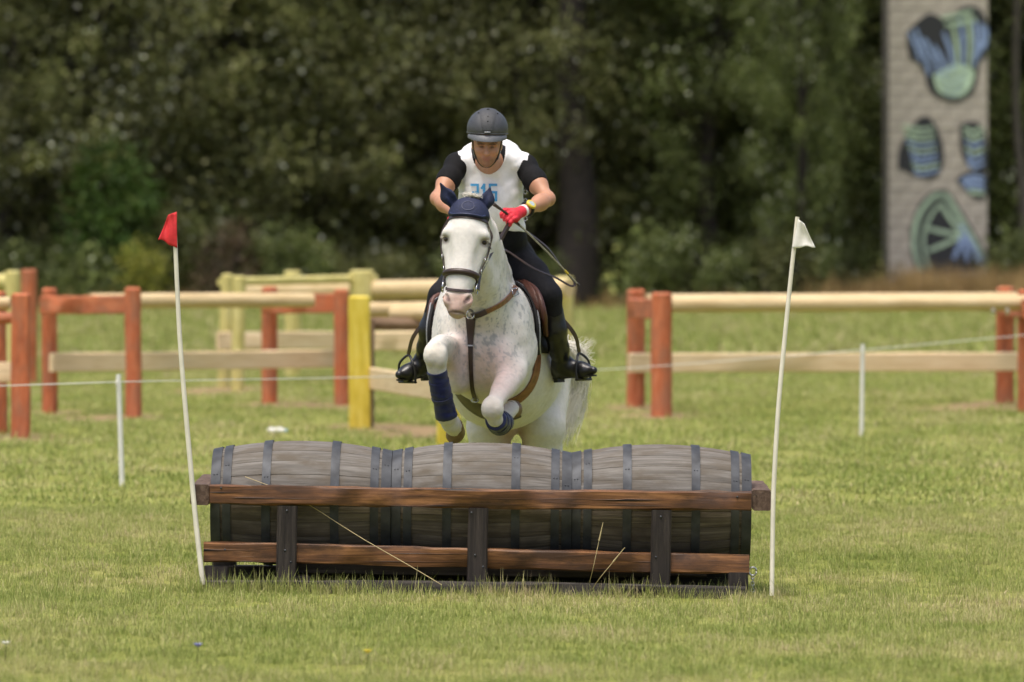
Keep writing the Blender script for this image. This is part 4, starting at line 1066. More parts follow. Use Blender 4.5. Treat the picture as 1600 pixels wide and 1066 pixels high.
# forelock between the ears
fk = [tube_geo(spline([hl(RNG.normal(.01, .016), .12, -.04), hl(RNG.normal(.012, .02), .09, -.062 + RNG.normal(0, .006)), hl(RNG.normal(.016, .028), .035 + RNG.normal(0, .008), -.052 + RNG.normal(0, .007))], 7), np.linspace(.0032, .001, 7), 4) for _ in range(90)]
local(HO, mk('forelock', *joined(fk), M['hair'], None))
# tail: flung out behind to the photo's right
tl = []
root = P(868, 535, 34.02)
for k in range(380):
    u = RNG.random(); w = RNG.normal(0, 1, 3)
    a = root + RNG.normal(0, .022, 3)
    top = P(884 + 22 * u + 3 * w[0], 540 + 8 * RNG.random() + 14 * (1 - u), 34.12 + .05 * w[1])
    mid = P(892 + 26 * u + 4 * w[0], 580 + 20 * RNG.random(), 34.2 + .06 * w[1])
    low = P(888 + 24 * u ** 1.4 + 5 * w[2], 625 + 26 * RNG.random(), 34.2 + .06 * w[2])
    end = P(876 + 20 * u ** 2 + 5 * w[0], 660 + 40 * RNG.random(), 34.15 + .05 * w[1])
    m = 14; q = spline([a, top, mid, low, end], m)
    cut = 14 if RNG.random() < .45 else int(RNG.integers(6, 12))
    tl.append(tube_geo(q[:cut], np.linspace(.0032, .0006, cut), 4))
for k in range(210):   # short wisps standing up and out
    p0 = P(884 + RNG.uniform(0, 24), 548 + RNG.uniform(0, 18), 34.12); p2 = P(888 + RNG.uniform(-4, 44), 524 + RNG.uniform(0, 50), 34.1)
    tl.append(tube_geo(spline([root, p0, (p0 + p2) / 2 + RNG.normal(0, .014, 3), p2], 9), np.linspace(.003, .0005, 9), 4))
local(HO, mk('tail', *joined(tl), M['hair'], None))

# ------------------------------------------------------------------ tack
M['leather'] = simple('dark_brown_leather', (.040, .024, .018), .38, 0, .3, 40, .15)
M['tan'] = simple('tan_leather', (.20, .085, .035), .5, 0, .3, 30, .15)
M['saddle'] = simple('red_brown_saddle_leather', (.095, .034, .022), .45, 0, .25, 25, .15)
M['black_leather'] = simple('black_leather', (.014, .013, .013), .35, 0, .3, 40, .2)
M['navy'] = simple('navy_cloth', (.010, .016, .052), .75, 0, .25, 90, .3)
M['navy2'] = simple('navy_piping', (.022, .032, .09), .5, 0, .2, 60)
M['boot_navy'] = simple('navy_horse_boot', (.010, .015, .070), .45, 0, .3, 24, .35)
M['pad'] = simple('black_saddle_pad', (.018, .018, .020), .85, 0, .3, 50, .4)
M['greypiping'] = simple('grey_piping', (.36, .37, .40), .6, 0, .1, 50)
M['fleece'] = simple('cream_fleece', (.55, .48, .36), .95, 0, .2, 80, .6)
M['metal'] = simple('stainless_steel', (.55, .55, .56), .22, 1., .1, 40)
headneck = Body(); headneck.p = torso_neck.p + head.p
BR = empty('bridle', hl(0, .1, .2)); tag(BR, 'dark brown leather bridle with thick noseband and reins on the horse\'s head', 'bridle')
def HRing(name, z, y, width, mat, a0=0., a1=2 * math.pi, tilt=0., thick=.004, n=44):
    e2 = nrm(hy_ + hz_ * tilt); return local(BR, belt(name, head, hl(0, y, z), hx_, -e2, width, mat, None, a0, a1, n, .003, thick, .3))
HRing('noseband', .415, .10, .034, M['leather'], tilt=.12, thick=.006)
HRing('flash_strap', .475, .10, .017, M['leather'], tilt=-.35)
HRing('browband', .085, .09, .02, M['leather'], R(-10), R(190), n=30)
# padded front of the noseband
pts = [hit(head, hl(0, .10, .415) + .3 * (math.cos(a) * hx_ - math.sin(a) * nrm(hy_ + hz_ * .12)), -(math.cos(a) * hx_ - math.sin(a) * nrm(hy_ + hz_ * .12)), .010) for a in np.linspace(R(28), R(152), 16)]
local(BR, tube('noseband_pad', pts, [.012] + [.0165] * 14 + [.012], M['leather'], None, 10))
bitR, bitL = hl(.082, .075, .475), hl(-.082, .075, .475)
for s, bit in ((1, bitR), (-1, bitL)):
    pts = [hit(head, hl(s * .3, y, z), -s * hx_, .004, 0, .3) for y, z in ((.075, .07), (.085, .16), (.10, .25), (.10, .34), (.095, .40), (.085, .455))]
    local(BR, ribbon('cheekpiece', pts, [s * hx_] * 6, .018, .004, M['leather'], None, 24))
    pts = [hit(head, hl(s * .3, y, z), -s * hx_, .004, 0, .3) for y, z in ((.13, .09), (.20, .17), (.26, .24))]
    local(BR, ribbon('throat_lash', pts, [s * hx_] * 3, .013, .003, M['leather'], None, 14))
    local(BR, mk('bit_ring', *tube_geo([bit + s * hx_ * .012 + .030 * (math.cos(a) * hy_ + math.sin(a) * hz_) for a in np.linspace(0, 6.283, 25)], .0045, 6, hx_), M['metal'], None))
    for y, z in ((.10, .365), (.095, .30)):
        c = hit(head, hl(s * .3, y, z), -s * hx_, .007, 0, .3)
        local(BR, mk('buckle', *tube_geo([c + a * hy_ * .014 + b * hz_ * .011 for a, b in ((-1, -1), (1, -1), (1, 1), (-1, 1), (-1, -1))], .0028, 6, hx_), M['metal'], None))
# loose strap ends beside the right cheek
local(BR, ribbon('strap_end', [hl(.112, .10, .10), hl(.142, .10, .15), hl(.135, .10, .21), hl(.120, .10, .26)], [hx_] * 4, .014, .003, M['leather'], None, 16))
local(BR, ribbon('strap_end', [hl(.118, .09, .13), hl(.128, .085, .19), hl(.145, .085, .235)], [hx_] * 3, .012, .003, M['leather'], None, 12))
HANDR, HANDL = P(797, 341, 31.86), P(716, 345, 31.9)
local(BR, ribbon('rein', [bitR + hx_ * .02, P(752, 425, 31.40), P(770, 392, 31.63), HANDR + (-.012, 0, -.03)], [(.6, -.7, .2)] * 4, .017, .0025, M['leather'], None, 26))
local(BR, ribbon('rein', [bitL - hx_ * .02, P(694, 430, 31.5), P(704, 380, 31.72), HANDL], [(-.8, -.5, .2)] * 4, .017, .0025, M['leather'], None, 26))
lp = [HANDR + (.005, .01, -.03), P(782, 382, 32.05), P(800, 397, 32.12), P(835, 420, 32.1), P(868, 434, 32.2), P(892, 447, 32.25), P(897, 441, 32.27), P(878, 418, 32.2), P(856, 388, 32.1), P(826, 364, 32.0), HANDR + (.02, .02, -.02)]
local(BR, ribbon('rein_loop', lp, [(.3, -.6, .7)] * len(lp), .016, .0025, M['leather'], None, 60))
# martingale strap from the noseband back to the breastplate ring
local(BR, ribbon('chin_strap', [hl(.03, .165, .44), P(728, 478, 31.42), P(738, 486, 31.6), P(741, 492, 31.72)], [(.2, -1, .3)] * 4, .016, .003, M['leather'], None, 14))
# ear bonnet
def bonnet_cut(Fd, pt):
    q = (pt - HP) @ HR
    low = q[..., 2] - (.082 - .9 * np.maximum(np.abs(q[..., 0]) - .085, 0))
    back = q[..., 1] - .17
    return np.maximum(np.maximum(Fd, low), back)
bb = Body(); bb.el(hl(0, .095, .05), (.112, .105, .105), .03, rot=HR); bb.el(hl(0, .10, .12), (.122, .112, .15), .03, rot=HR)
EB = empty('ear_bonnet', hl(0, .1, -.02)); tag(EB, 'navy cloth ear bonnet covering the horse\'s ears and forehead', 'ear bonnet')
local(EB, solid('forehead_cover', bb, .005, M['navy'], None, bonnet_cut, 2))
HLF = lambda s, x, y, z: hl(s * x, y, z)
for s, tip in ((-1, P(687, 285, 31.36)), (1, P(766, 292, 31.40))):
    b0 = HLF(s, .058, .115, .018); ax = tip - b0; ml = b0 + ax * .5 + s * hx_ * .012
    ear = Body().chain([b0, ml, tip - ax * .04], [.032, .032, .006], .03, flat=(hy_, .72)); ear.rc(b0 + ax * .25 - hy_ * .036, b0 + ax * .8 - hy_ * .026, .017, .008, .02, 's')
    local(EB, solid('ear_cover', ear, .004, M['navy'], None, None, 2))
pts = [hit(bb, hl(x, -.2, .072 - .9 * max(abs(x) - .085, 0)), hy_, .002, 0, .5) for x in np.linspace(-.098, .098, 24)]
local(EB, tube('edge_piping', pts, .0045, M['navy2'], None, 6))
pts = [hit(bb, hl(.034 * math.cos(a), -.2, .022 + .028 * math.sin(a)), hy_, .001, 0, .5) for a in np.linspace(0, 6.283, 26)]
local(EB, tube('stitched_emblem', pts, .002, M['navy2'], None, 5))
# breastplate
BP = empty('breastplate', P(735, 495, 31.85)); tag(BP, 'dark and tan leather breastplate across the horse\'s chest with centre strap', 'breastplate')
ringp = seen(torso_neck, 735, 492, .012)
local(BP, mk('centre_ring', *tube_geo([ringp + np.array([.022 * math.cos(a), -.006, .022 * math.sin(a)]) for a in np.linspace(0, 6.283, 25)], .0045, 6, (0, 1, 0)), M['metal'], None))
local(BP, strap_px('shoulder_strap', torso_neck, [(741, 493), (758, 488), (782, 476), (798, 462), (806, 448)], .034, M['tan'], None, 24, .004, .005))
local(BP, strap_px('strap_sleeve', torso_neck, [(738, 494), (748, 492), (760, 487)], .042, M['leather'], None, 12, .008, .005))
local(BP, strap_px('shoulder_strap', torso_neck, [(730, 493), (716, 488), (702, 476), (695, 462)], .034, M['tan'], None, 20, .004, .005))
local(BP, strap_px('centre_strap', torso_neck, [(735, 497), (735, 520), (735, 545), (736, 580), (738, 608), (743, 626)], [.062, .045, .028, .024, .024, .026], M['leather'], None, 26, .004, .005))
local(BP, strap_px('keeper', torso_neck, [(731, 540), (735, 540.2), (740, 540)], .008, M['greypiping'], None, 6, .010, .003))
cl_ = seen(torso_neck, 742, 626, .012); local(BP, mk('clip', *tube_geo([cl_ + np.array([.02 * math.cos(a), -.004, .010 * math.sin(a)]) for a in np.linspace(0, 6.283, 17)], .004, 6, (0, 1, 0)), M['metal'], None))
local(BP, mk('buckle', *tube_geo([seen(torso_neck, *q, .012) for q in ((800, 452), (808, 450), (810, 460), (802, 464), (800, 452))], .003, 6), M['metal'], None))
# leg boots
for pts, rad, lab in ((CL, [.058, .052, .064], 'navy protective boot on the horse\'s left-hand raised front leg in the photo'), (CR, [.062, .062, .066], 'navy protective boot on the more tightly folded front leg')):
    e = empty('leg_boot', pts[-1]); tag(e, lab, 'horse boot', 'horse boots on the front legs')
    ax = nrm(pts[-1] - pts[0]); lo_ = pts[0] + ax * .012; hi_ = pts[-1] + ax * .012
    def cut(Fd, pt, a=lo_, b=hi_, ax=ax): return np.maximum(np.maximum(Fd, (a - pt) @ ax), (pt - b) @ ax)
    bt = Body().chain([pts[0] - ax * .03, pts[1], pts[2] + ax * .03], rad, .03)
    local(e, solid('shell', bt, .004, M['boot_navy'], None, lambda Fd, pt: cut(Fd + (.010 * (fbm(pt.reshape(-1, 3) * np.array([.3, .3, 1.6]), 26, 12) - .5)).reshape(pt.shape[:-1]), pt), 1))
    for q in (.28, .62):
        c = pts[0] + (pts[-1] - pts[0]) * q; e1 = nrm(np.cross(ax, (0, 1, 0))); e2 = np.cross(ax, e1)
        local(e, belt('strap', bt, c, e1, e2, .022, M['boot_navy'], None, 0, 2 * math.pi, 24, .001, .003, .15))
# saddle with pad, girth and stirrups
def side(y, z, s, off, body=torso):
    return hit(body, np.array([-.08 + s * .9, y, z]), (-s, 0, 0), off, 0, .88)
def sheet(name, s, rows, off, mat, parent, thick=.012, bulge=None):
    """leather or cloth lying on the horse's side: rows of (z, y front, y back)"""
    n = 12; V = []
    for z, y0, y1 in rows:
        for j in range(n):
            u = j / (n - 1); p = side(y0 + (y1 - y0) * u, z, s, off); V.append(p + np.array([s, 0, 0]) * (bulge(z, u) if bulge else 0))
    i = np.arange(len(rows) * n).reshape(len(rows), n); Fc = np.stack([i[:-1, :-1], i[1:, :-1], i[1:, 1:], i[:-1, 1:]], -1).reshape(-1, 4)
    if s > 0: Fc = Fc[:, ::-1]
    o = mk(name, V, Fc, mat, None); m = o.modifiers.new('thick', 'SOLIDIFY'); m.thickness = thick; m.offset = 1; return local(parent, o)
SA = empty('saddle', P(785, 430, 32.85)); tag(SA, 'red-brown jumping saddle with black pad, girth and stirrups under the rider', 'saddle')
def zz(py, D): return float(P(800, py, D)[2])
for s in (-1, 1):
    pr_ = [(z, 2.50 + .05 * math.sin(q * 3.1) + .10 * (1 - q), 3.15) for q, z in zip(np.linspace(1, 0, 14), np.linspace(1.03, 1.56, 14)[::-1][::-1])]
    pr_ = [(zz(y, 32.6), yf, 3.15) for y, yf in ((440, 2.54), (452, 2.46), (468, 2.38), (485, 2.34), (502, 2.32), (520, 2.33), (538, 2.36), (552, 2.44))]
    sheet('saddle_pad', s, pr_, .012, M['pad'], SA, .010)
    ed = np.array([side(yf, z, s, .024) for z, yf, _ in pr_]); local(SA, tube('pad_edge', ed + (0, -.004, 0), .010, M['pad'], None, 8, 24)); local(SA, tube('pad_piping', ed + (s * .012, -.012, 0), .0042, M['greypiping'], None, 6, 24))
    fr_ = [(zz(y, 32.6), yf, 3.05) for y, yf in ((436, 2.56), (448, 2.42), (462, 2.33), (478, 2.29), (495, 2.30), (508, 2.36), (524, 2.46))]
    sheet('flap', s, fr_ if s > 0 else [(z, yf + .06, b_) for z, yf, b_ in fr_], .024 if s > 0 else .016, M['saddle'], SA, .008, lambda z, u, s=s: (.04 if s > 0 else .0) * (1 - u) ** 2)
    if s < 0: fr_ = [(z, yf + .06, b_) for z, yf, b_ in fr_]
    ed = np.array([side(yf, z, s, .03) + np.array([s * (.04 if s > 0 else .0), 0, 0]) for z, yf, _ in fr_]); local(SA, tube('knee_roll', ed + (s * .0, .008, 0), [.010, .013, .015, .016, .015, .013, .010], M['saddle'], None, 10, 26))
    kb = np.array([side(yf + .05, z, s, .03) + np.array([s * .02, 0, 0]) for z, yf, _ in fr_[:5]]); local(SA, tube('knee_block', kb, [.012, .024, .028, .024, .012] if s > 0 else [.008, .012, .014, .012, .008], M['saddle'], None, 10, 20))
seat = Body().el(P(784, 436, 32.95), (.15, .32, .06), .05).el(P(780, 428, 32.66), (.10, .07, .06), .05).el(P(790, 424, 33.2), (.15, .08, .07), .05)
local(SA, solid('seat', seat, .008, M['saddle'], None, None, 2))
0 and local(SA, tube('fleece_roll', [seen(torso_neck, x, y, .012) for x, y in ((786, 432), (793, 440), (799, 449))], .014, M['fleece'], None, 8, 10))
0 and local(SA, tube('blue_pad_lining', [seen(torso_neck, x, y, .012) for x, y in ((797, 440), (802, 448), (806, 456))], .012, simple('blue_lining', (.05, .10, .22), .8, 0, .2, 60), None, 8, 10))
gc_ = P(768, 540, 32.42)
local(SA, belt('belly_guard', torso, P(768, 545, 32.62), (1, 0, 0), (0, -.10, -.995), .21, M['leather'], None, R(66), R(142), 34, .006, .006, .9))
local(SA, belt('girth', torso, gc_ + (0, .10, 0), (1, 0, 0), (0, 0, -1), .08, M['tan'], None, R(-35), R(215), 60, .004, .005, .9))
# ------------------------------------------------------------------ rider
M['skin'] = attr_mat('rider_skin', .5, .06, 40., .05, .12, .4)
M['shirt'] = simple('black_shirt', (.007, .007, .008), .85, 0, .25, 60, .3, 0, .2)
M['bib'] = simple('white_bib', (.80, .80, .82), .8, 0, .04, 50, .15)
M['bib_trim'] = simple('bib_trim', (.84, .84, .86), .8, 0, .03, 50)
M['breeches'] = simple('black_breeches', (.007, .007, .009), .75, 0, .3, 45, .3, 0, .25)
M['riding_boot'] = simple('black_riding_boot', (.010, .010, .011), .32, 0, .3, 26, .25)
M['helmet'] = simple('dark_grey_helmet', (.050, .052, .057), .5, 0, .12, 60, .1)
M['visor'] = simple('grey_visor', (.105, .11, .12), .5, 0, .1, 60)
M['helmet_panel'] = simple('helmet_panel', (.040, .042, .046), .65, 0, .2, 120, .3)
M['red_glove'] = simple('red_glove', (.60, .018, .035), .7, 0, .15, 60, .3)
M['white_cuff'] = simple('glove_cuff', (.75, .72, .70), .7, 0, .05, 60)
M['watch'] = simple('yellow_watch', (.62, .47, .03), .4, 0, .1, 60)
M['dial'] = simple('watch_dial', (.38, .46, .48), .25, 0, .2, 90)
M['blue_print'] = simple('blue_number_print', (.06, .32, .62), .7, 0, .1, 60)
M['brown_hair'] = simple('dark_hair', (.025, .017, .012), .7, 0, .3, 60, .3)
RB = P(778, 415, 32.85)
RI = empty('person', RB); tag(RI, 'rider in white 315 bib, black clothes, helmet and red gloves leaning over the horse', 'person')
HC = P(761, 223, 32.15)                                            # middle of the head
pit = R(13); fy = np.array([0, math.cos(pit), math.sin(pit)]); fzv = np.array([0, -math.sin(pit), math.cos(pit)])   # head bowed: back axis, up axis
rl = R(-2); fxv = nrm(np.array([math.cos(rl), 0, math.sin(rl)])); FRM = np.column_stack([fxv, fy, nrm(np.cross(fxv, fy))])
def fc(x, y, z): return HC + FRM @ np.array([x, y, z])
SHL, SHR = P(714, 258, 32.46), P(820, 260, 32.46)
ELL, ELR = P(684, 310, 32.22), P(856, 311, 32.24)
WRL, WRR = P(716, 336, 31.98), P(819, 329, 32.0)
def torso_parts(b, g=0.):
    b.el(P(767, 253, 32.58), (.175 + g, .125 + g, .13 + g), .05); b.el(P(767, 305, 32.54), (.180 + g, .125 + g, .19 + g), .08)
    b.el(P(774, 360, 32.64), (.158 + g, .12 + g, .17 + g), .08); b.el(P(782, 410, 32.84), (.175 + g, .15 + g, .14 + g), .08)
    b.rc(P(765, 246, 32.42), SHL, .068 + g, .056 + g, .06); b.rc(P(768, 246, 32.42), SHR, .068 + g, .056 + g, .06)
    return b
def arm(b, S, E, g=0., t=1.): return b.rc(S, S + (E - S) * t, .058 + g, .058 + g - .016 * t, .05)
body = Body()
body.el(fc(0, .012, .035), (.076, .098, .095), .04, rot=FRM)                    # skull
body.el(fc(0, -.022, -.035), (.066, .066, .075), .05, rot=FRM)                  # face
body.el(fc(0, -.04, -.092), (.046, .048, .036), .035, rot=FRM)                  # jaw
body.el(fc(0, -.072, -.108), (.022, .018, .018), .02, rot=FRM)                  # chin
body.rc(fc(-.046, -.076, .010), fc(.046, -.076, .010), .0145, .0145, .012)          # brow
body.rc(fc(0, -.088, -.002), fc(0, -.113, -.042), .008, .013, .010)              # nose
for s in (-1, 1):
    body.el(fc(s * .010, -.097, -.043), (.009, .010, .008), .008, rot=FRM)       # nostril wing
    body.el(fc(s * .040, -.066, -.036), (.020, .022, .016), .02, rot=FRM)         # cheekbone
    body.el(fc(s * .031, -.092, -.006), (.019, .020, .013), .008, 's', rot=FRM)  # eye hollow
    body.el(fc(s * .031, -.073, -.007), (.013, .012, .010), .006, rot=FRM)       # eyeball and lids
    body.el(fc(s * .078, .015, -.012), (.010, .020, .032), .010, rot=FRM)        # ear
body.rc(fc(-.018, -.088, -.071), fc(.018, -.088, -.071), .0065, .0065, .008)      # lips
body.rc(fc(-.015, -.086, -.082), fc(.015, -.086, -.082), .007, .007, .007)
body.rc(fc(-.022, -.099, -.0765), fc(.022, -.099, -.0765), .0045, .0045, .004, 's')
body.rc(fc(0, .02, -.05), P(766, 264, 32.46), .056, .066, .05)
torso_parts(body, -.008)
for S, E, W in ((SHL, ELL, WRL), (SHR, ELR, WRR)):
    arm(body, S, E, -.004); body.rc(E, E + (W - E) * .35, .038, .043, .03); body.rc(E + (W - E) * .3, W, .044, .029, .03); body.el(S + (E - S) * .55, (.05, .05, .05), .05)
LEGS = []
for s, hip, kn, cf, an, hl_, toe in ((1, P(803, 402, 32.78), P(857, 463, 32.48), P(867, 515, 32.52), P(878, 570, 32.68), P(874, 583, 32.74), P(927, 579, 32.58)),
                                     (-1, P(752, 402, 32.78), P(690, 463, 32.48), P(674, 515, 32.52), P(662, 566, 32.66), P(664, 580, 32.72), P(624, 586, 32.56))):
    LEGS.append((s, hip, kn, cf, an, hl_, toe))
    body.rc(hip, hip + (kn - hip) * .35, .088, .078, .05)        # the rest of each leg is inside breeches and boots
def skin_col(V):
    c = np.tile(np.array([.46, .235, .145]), (len(V), 1)); q = (V - HC) @ FRM
    hd = (np.abs(q[:, 0]) < .1) & (q[:, 2] > -.14) & (q[:, 2] < .15) & (q[:, 1] < .12)
    be = hd * smooth01(-q[:, 2], .055, .085) * smooth01(-q[:, 1], .0, .045) * (.5 + .7 * fbm(V, 60, 8))
    c = lerp(c, np.clip(be * .8, 0, .75), (.13, .075, .05))                       # stubble
    lip = hd * np.exp(-((q[:, 0] / .022) ** 2 + ((q[:, 2] + .0765) / .011) ** 2)) * (q[:, 1] < -.07); c = lerp(c, lip * .85, (.28, .085, .07))
    for s in (-1, 1):
        eb = hd * np.exp(-(((q[:, 0] - s * .033) / .02) ** 2 + ((q[:, 2] - .010) / .006) ** 2)) * (q[:, 1] < -.06); c = lerp(c, np.clip(eb * 1.6, 0, 1), (.04, .025, .018))
        ey = hd * np.exp(-(((q[:, 0] - s * .031) / .011) ** 2 + ((q[:, 2] + .008) / .005) ** 2)) * (q[:, 1] < -.06); c = lerp(c, np.clip(ey * 1.5, 0, 1), (.05, .035, .03))
    c = lerp(c, .25 * fbm(V, 25, 9), (.53, .27, .17)); return c
def lp_(o): return local(RI, o)
lp_(solid('body', body, .0036, M['skin'], None, None, 1, skin_col))
# clothes: the same body a little larger, cut at hems and necklines
def wrinkle(pt, a, s, seed=3):
    sh = pt.shape[:-1]; return (a * (fbm(pt.reshape(-1, 3) * np.array([1, 1, .55]), s, seed) - .5)).reshape(sh)
NK = P(763, 282, 32.36)
def shirt_cut(Fd, pt):
    d = np.maximum(Fd - .002, pt[..., 2] * -1 + zz(412, 32.7))
    nk = np.linalg.norm((pt - P(764, 258, 32.30)) / np.array([1, 1.3, 1.25]), axis=-1) - .095
    return np.maximum(d, -nk) + 0
shirt = torso_parts(Body(), .004)
for S, E in ((SHL, ELL), (SHR, ELR)):
    shirt.chain([S, S + (E - S) * .42, S + (E - S) * .60], [.060, .062, .061], .05)
def sleeve_cut(Fd, pt):
    d = shirt_cut(Fd, pt)
    for S, E in ((SHL, ELL), (SHR, ELR)):
        t = ((pt - S) @ (E - S)) / ((E - S) @ (E - S)); lat = np.abs(pt[..., 0] - S[0]) < .14
        d = np.where(lat & (t > .3) & (np.linalg.norm(pt - (S + (E - S) * .58), axis=-1) < .13), np.maximum(d, (t - .60) * .28), d)
    return d
lp_(solid('shirt', shirt, .006, M['shirt'], None, sleeve_cut, 1))
bibb = torso_parts(Body(), .016); bibb.el(P(768, 300, 32.46), (.165, .10, .22), .06)
XC = float(P(767, 300, 32.5)[0])
def bib_cut(Fd, pt):
    d = Fd + wrinkle(pt, .018, 8) + wrinkle(pt, .008, 26, 4)
    x = pt[..., 0] - XC; z = pt[..., 2]
    zs = zz(250, 32.5)
    half = .213 + .03 * np.clip((z - zs) / .12, 0, 1) - .028 * np.exp(-((z - zz(300, 32.5)) / .1) ** 2)
    d = np.maximum(d, (np.abs(x) - half) * .9)                                   # arm holes
    d = np.maximum(d, zz(366, 32.6) + .02 * np.sin(x * 14) - z)                  # hem
    nk = np.sqrt(((x + .012) / .098) ** 2 + ((z - zz(232, 32.4)) / .145) ** 2) - 1
    fr = pt[..., 1] < 2.50
    d = np.where(fr, np.maximum(d, -nk * .08), d)
    nk2 = np.linalg.norm(pt - P(764, 240, 32.32), axis=-1) - .085
    return np.maximum(d, -nk2)
def folds(V):
    x = V[:, 0] - XC; z = V[:, 2] - zz(300, 32.5)
    return .0022 * np.sin((x * .8 + z * .55) * 62 + 5 * fbm(V, 8, 31)) * smooth01(fbm(V, 6, 32), .35, .65) + .0016 * np.sin((z - x * .5) * 90 + 6 * fbm(V, 9, 33)) * smooth01(np.abs(x), .05, .16)
BIB = solid('bib', bibb, .006, M['bib'], None, bib_cut, 1, None, folds); lp_(BIB)
# breeches and boots
br = Body(); br.el(P(782, 408, 32.84), (.188, .165, .155), .06).el(P(777, 372, 32.68), (.172, .14, .12), .06)
for s, hip, kn, cf, an, h_, toe in LEGS: br.chain([hip, (hip + kn) / 2, kn, kn + (cf - kn) * .5], [.112, .102, .074, .068], .06)
lp_(solid('breeches', br, .007, M['breeches'], None, lambda Fd, pt: Fd + wrinkle(pt, .010, 14, 5), 1))
for s, hip, kn, cf, an, h_, toe in LEGS:
    b = Body().chain([kn + (cf - kn) * .25, cf, cf + (an - cf) * .55, an], [.070, .068, .056, .048], .03)
    ball = h_ + (toe - h_) * .68 + np.array([0, 0, .004])
    b.chain([an, h_ + (0, 0, .012)], [.048, .042], .04); b.chain([h_ + (0, 0, .008), ball, toe], [.040, .042, .024], .04); b.rc(an, ball, .044, .034, .04)
    o = solid('riding_boot', b, .006, M['riding_boot'], None, lambda Fd, pt: Fd + wrinkle(pt, .006, 22, 7), 1); lp_(o)
    d = nrm(toe - h_); up = nrm(np.array([0, 0, 1.]) - d * d[2]); sd = np.cross(d, up)
    def sole(name, a, b_, w0, w1, dz, th):
        rings = [np.array([c + sd * w - up * (dz + k) for w, k in ((w_, 0), (w_, th), (-w_, th), (-w_, 0))]) for c, w_ in ((a, w0 * .7), (a + (b_ - a) * .15, w0), (a + (b_ - a) * .7, w1), (b_, w1 * .45))]
        q = mk(name, *loft(rings), M['riding_boot'], None, True, 40); local(o, q)
    sole('sole', h_ - d * .035, toe + d * .012, .030, .036, .024, .010); sole('heel', h_ - d * .030, h_ + d * .026, .029, .030, .032, .022)
    # stirrup iron and leather belong to the saddle
    c = h_ + d * np.linalg.norm(toe - h_) * .70; tp = c + up * .105 - d * .02; bt = -up * .048
    arch = [c + bt + sd * .062, c + sd * .064 + up * .01, c + sd * .05 + up * .065, tp, c - sd * .05 + up * .065, c - sd * .064 + up * .01, c + bt - sd * .062]
    local(SA, tube('stirrup_iron', arch, .0075, M['black_leather'], None, 8, 30)); local(SA, tube('stirrup_tread', [c + bt + sd * .064, c + bt - sd * .064], .013, M['black_leather'], None, 8, 6, flat=.6))
    la = [tp + up * .004, tp + (kn - tp) * .35 + np.array([s * .030, -.05, 0]), tp + (kn - tp) * .75 + np.array([-s * .01, -.06, 0])]
    local(SA, ribbon('stirrup_leather', la, [(s * .5, -.85, .2)] * 3, .026, .004, M['leather'], None, 16))
# helmet
HE = Body().el(fc(0, .012, .078), (.117, .140, .114), .02, rot=FRM)
def helm_cut(Fd, pt):
    q = (pt - HC) @ FRM
    return np.maximum(Fd, (.060 - .22 * np.clip(q[..., 1], -.2, .2)) * .9 - q[..., 2])
hel = solid('helmet', HE, .005, M['helmet'], None, helm_cut, 2); lp_(hel)
def hs(x, y, off=.001): return hit(HE, fc(x, y, .40), -FRM[:, 2], off, 0, .5)
def hfront(x, z, off=.001): return hit(HE, fc(x, -.4, z), FRM[:, 1], off, 0, .6)
V, Fc = [], []                                                                  # visor: a curved peak
A = np.linspace(-1.15, 1.15, 26)
for a in A:
    for r0, dz in ((.97, .006), (1.08, -.004), (1.17, -.022), (1.185, -.029), (1.165, -.030), (.97, -.016)):
        sq = math.cos(a * .9) ** .6; k = 1 + (r0 - 1) * sq
        V.append(fc(.115 * math.sin(a) * min(k, 1.06), .012 - .138 * math.cos(a) * k, (.062 - .12 * (.012 - .132 * math.cos(a))) + dz * sq - .012))
i = np.arange(len(V)).reshape(len(A), 6); Fc = np.concatenate([np.stack([i[:-1, j], i[:-1, (j + 1) % 6], i[1:, (j + 1) % 6], i[1:, j]], -1) for j in range(6)])
local(hel, mk('visor', V, Fc, M['visor'], None, True, 50))
rim = [fc(.115 * math.sin(a), .012 - .137 * math.cos(a), .060 - .20 * (.012 - .131 * math.cos(a)) * .9 - .004) for a in np.linspace(0, 6.283, 60)]
local(hel, tube('rim_band', rim,   .0045, M['helmet'], None, 8))
# centre panel: raised strip from the visor over the crown
V = []; n1, n2 = 22, 9
for k in range(n1):
    t = k / (n1 - 1); ang = R(8) + t * R(105); wd = .024 + .026 * math.sin(min(t * 1.3, 1) * math.pi / 2)
    for j in range(n2):
        u = (j / (n2 - 1) - .5) * 2; d = FRM @ nrm(np.array([u * wd / .108, -math.cos(ang), math.sin(ang)]))
        V.append(hit(HE, fc(0, .012, .078) + d * .3, -d, .0015 if abs(u) > .95 else .0035, 0, .3))
i = np.arange(n1 * n2).reshape(n1, n2); local(hel, mk('centre_panel', V, np.stack([i[:-1, :-1], i[:-1, 1:], i[1:, 1:], i[1:, :-1]], -1).reshape(-1, 4), M['helmet_panel'], None))
M['hole'] = simple('vent_dark', (.004, .004, .004), .9)
for x, ang, r0 in ((0, 80, .0085), (0, 44, .0042), (0, 30, .0042), (-.055, 68, .004), (.055, 68, .004)):
    d = FRM @ nrm(np.array([x / .108, -math.cos(R(ang)), math.sin(R(ang))])); c = hit(HE, fc(0, .012, .078) + d * .3, -d, .0042, 0, .3)
    local(hel, mk('vent_hole', *tube_geo([c - d * .003, c + d * .0008], [r0, r0], 12, FRM[:, 0]), M['hole'], None))
local(hel, mk('badge', *box_geo(hit(HE, fc(0, -.5, .088), FRM[:, 1], .004, 0, .6), (.034, .006, .007), .001), M['greypiping'], None))
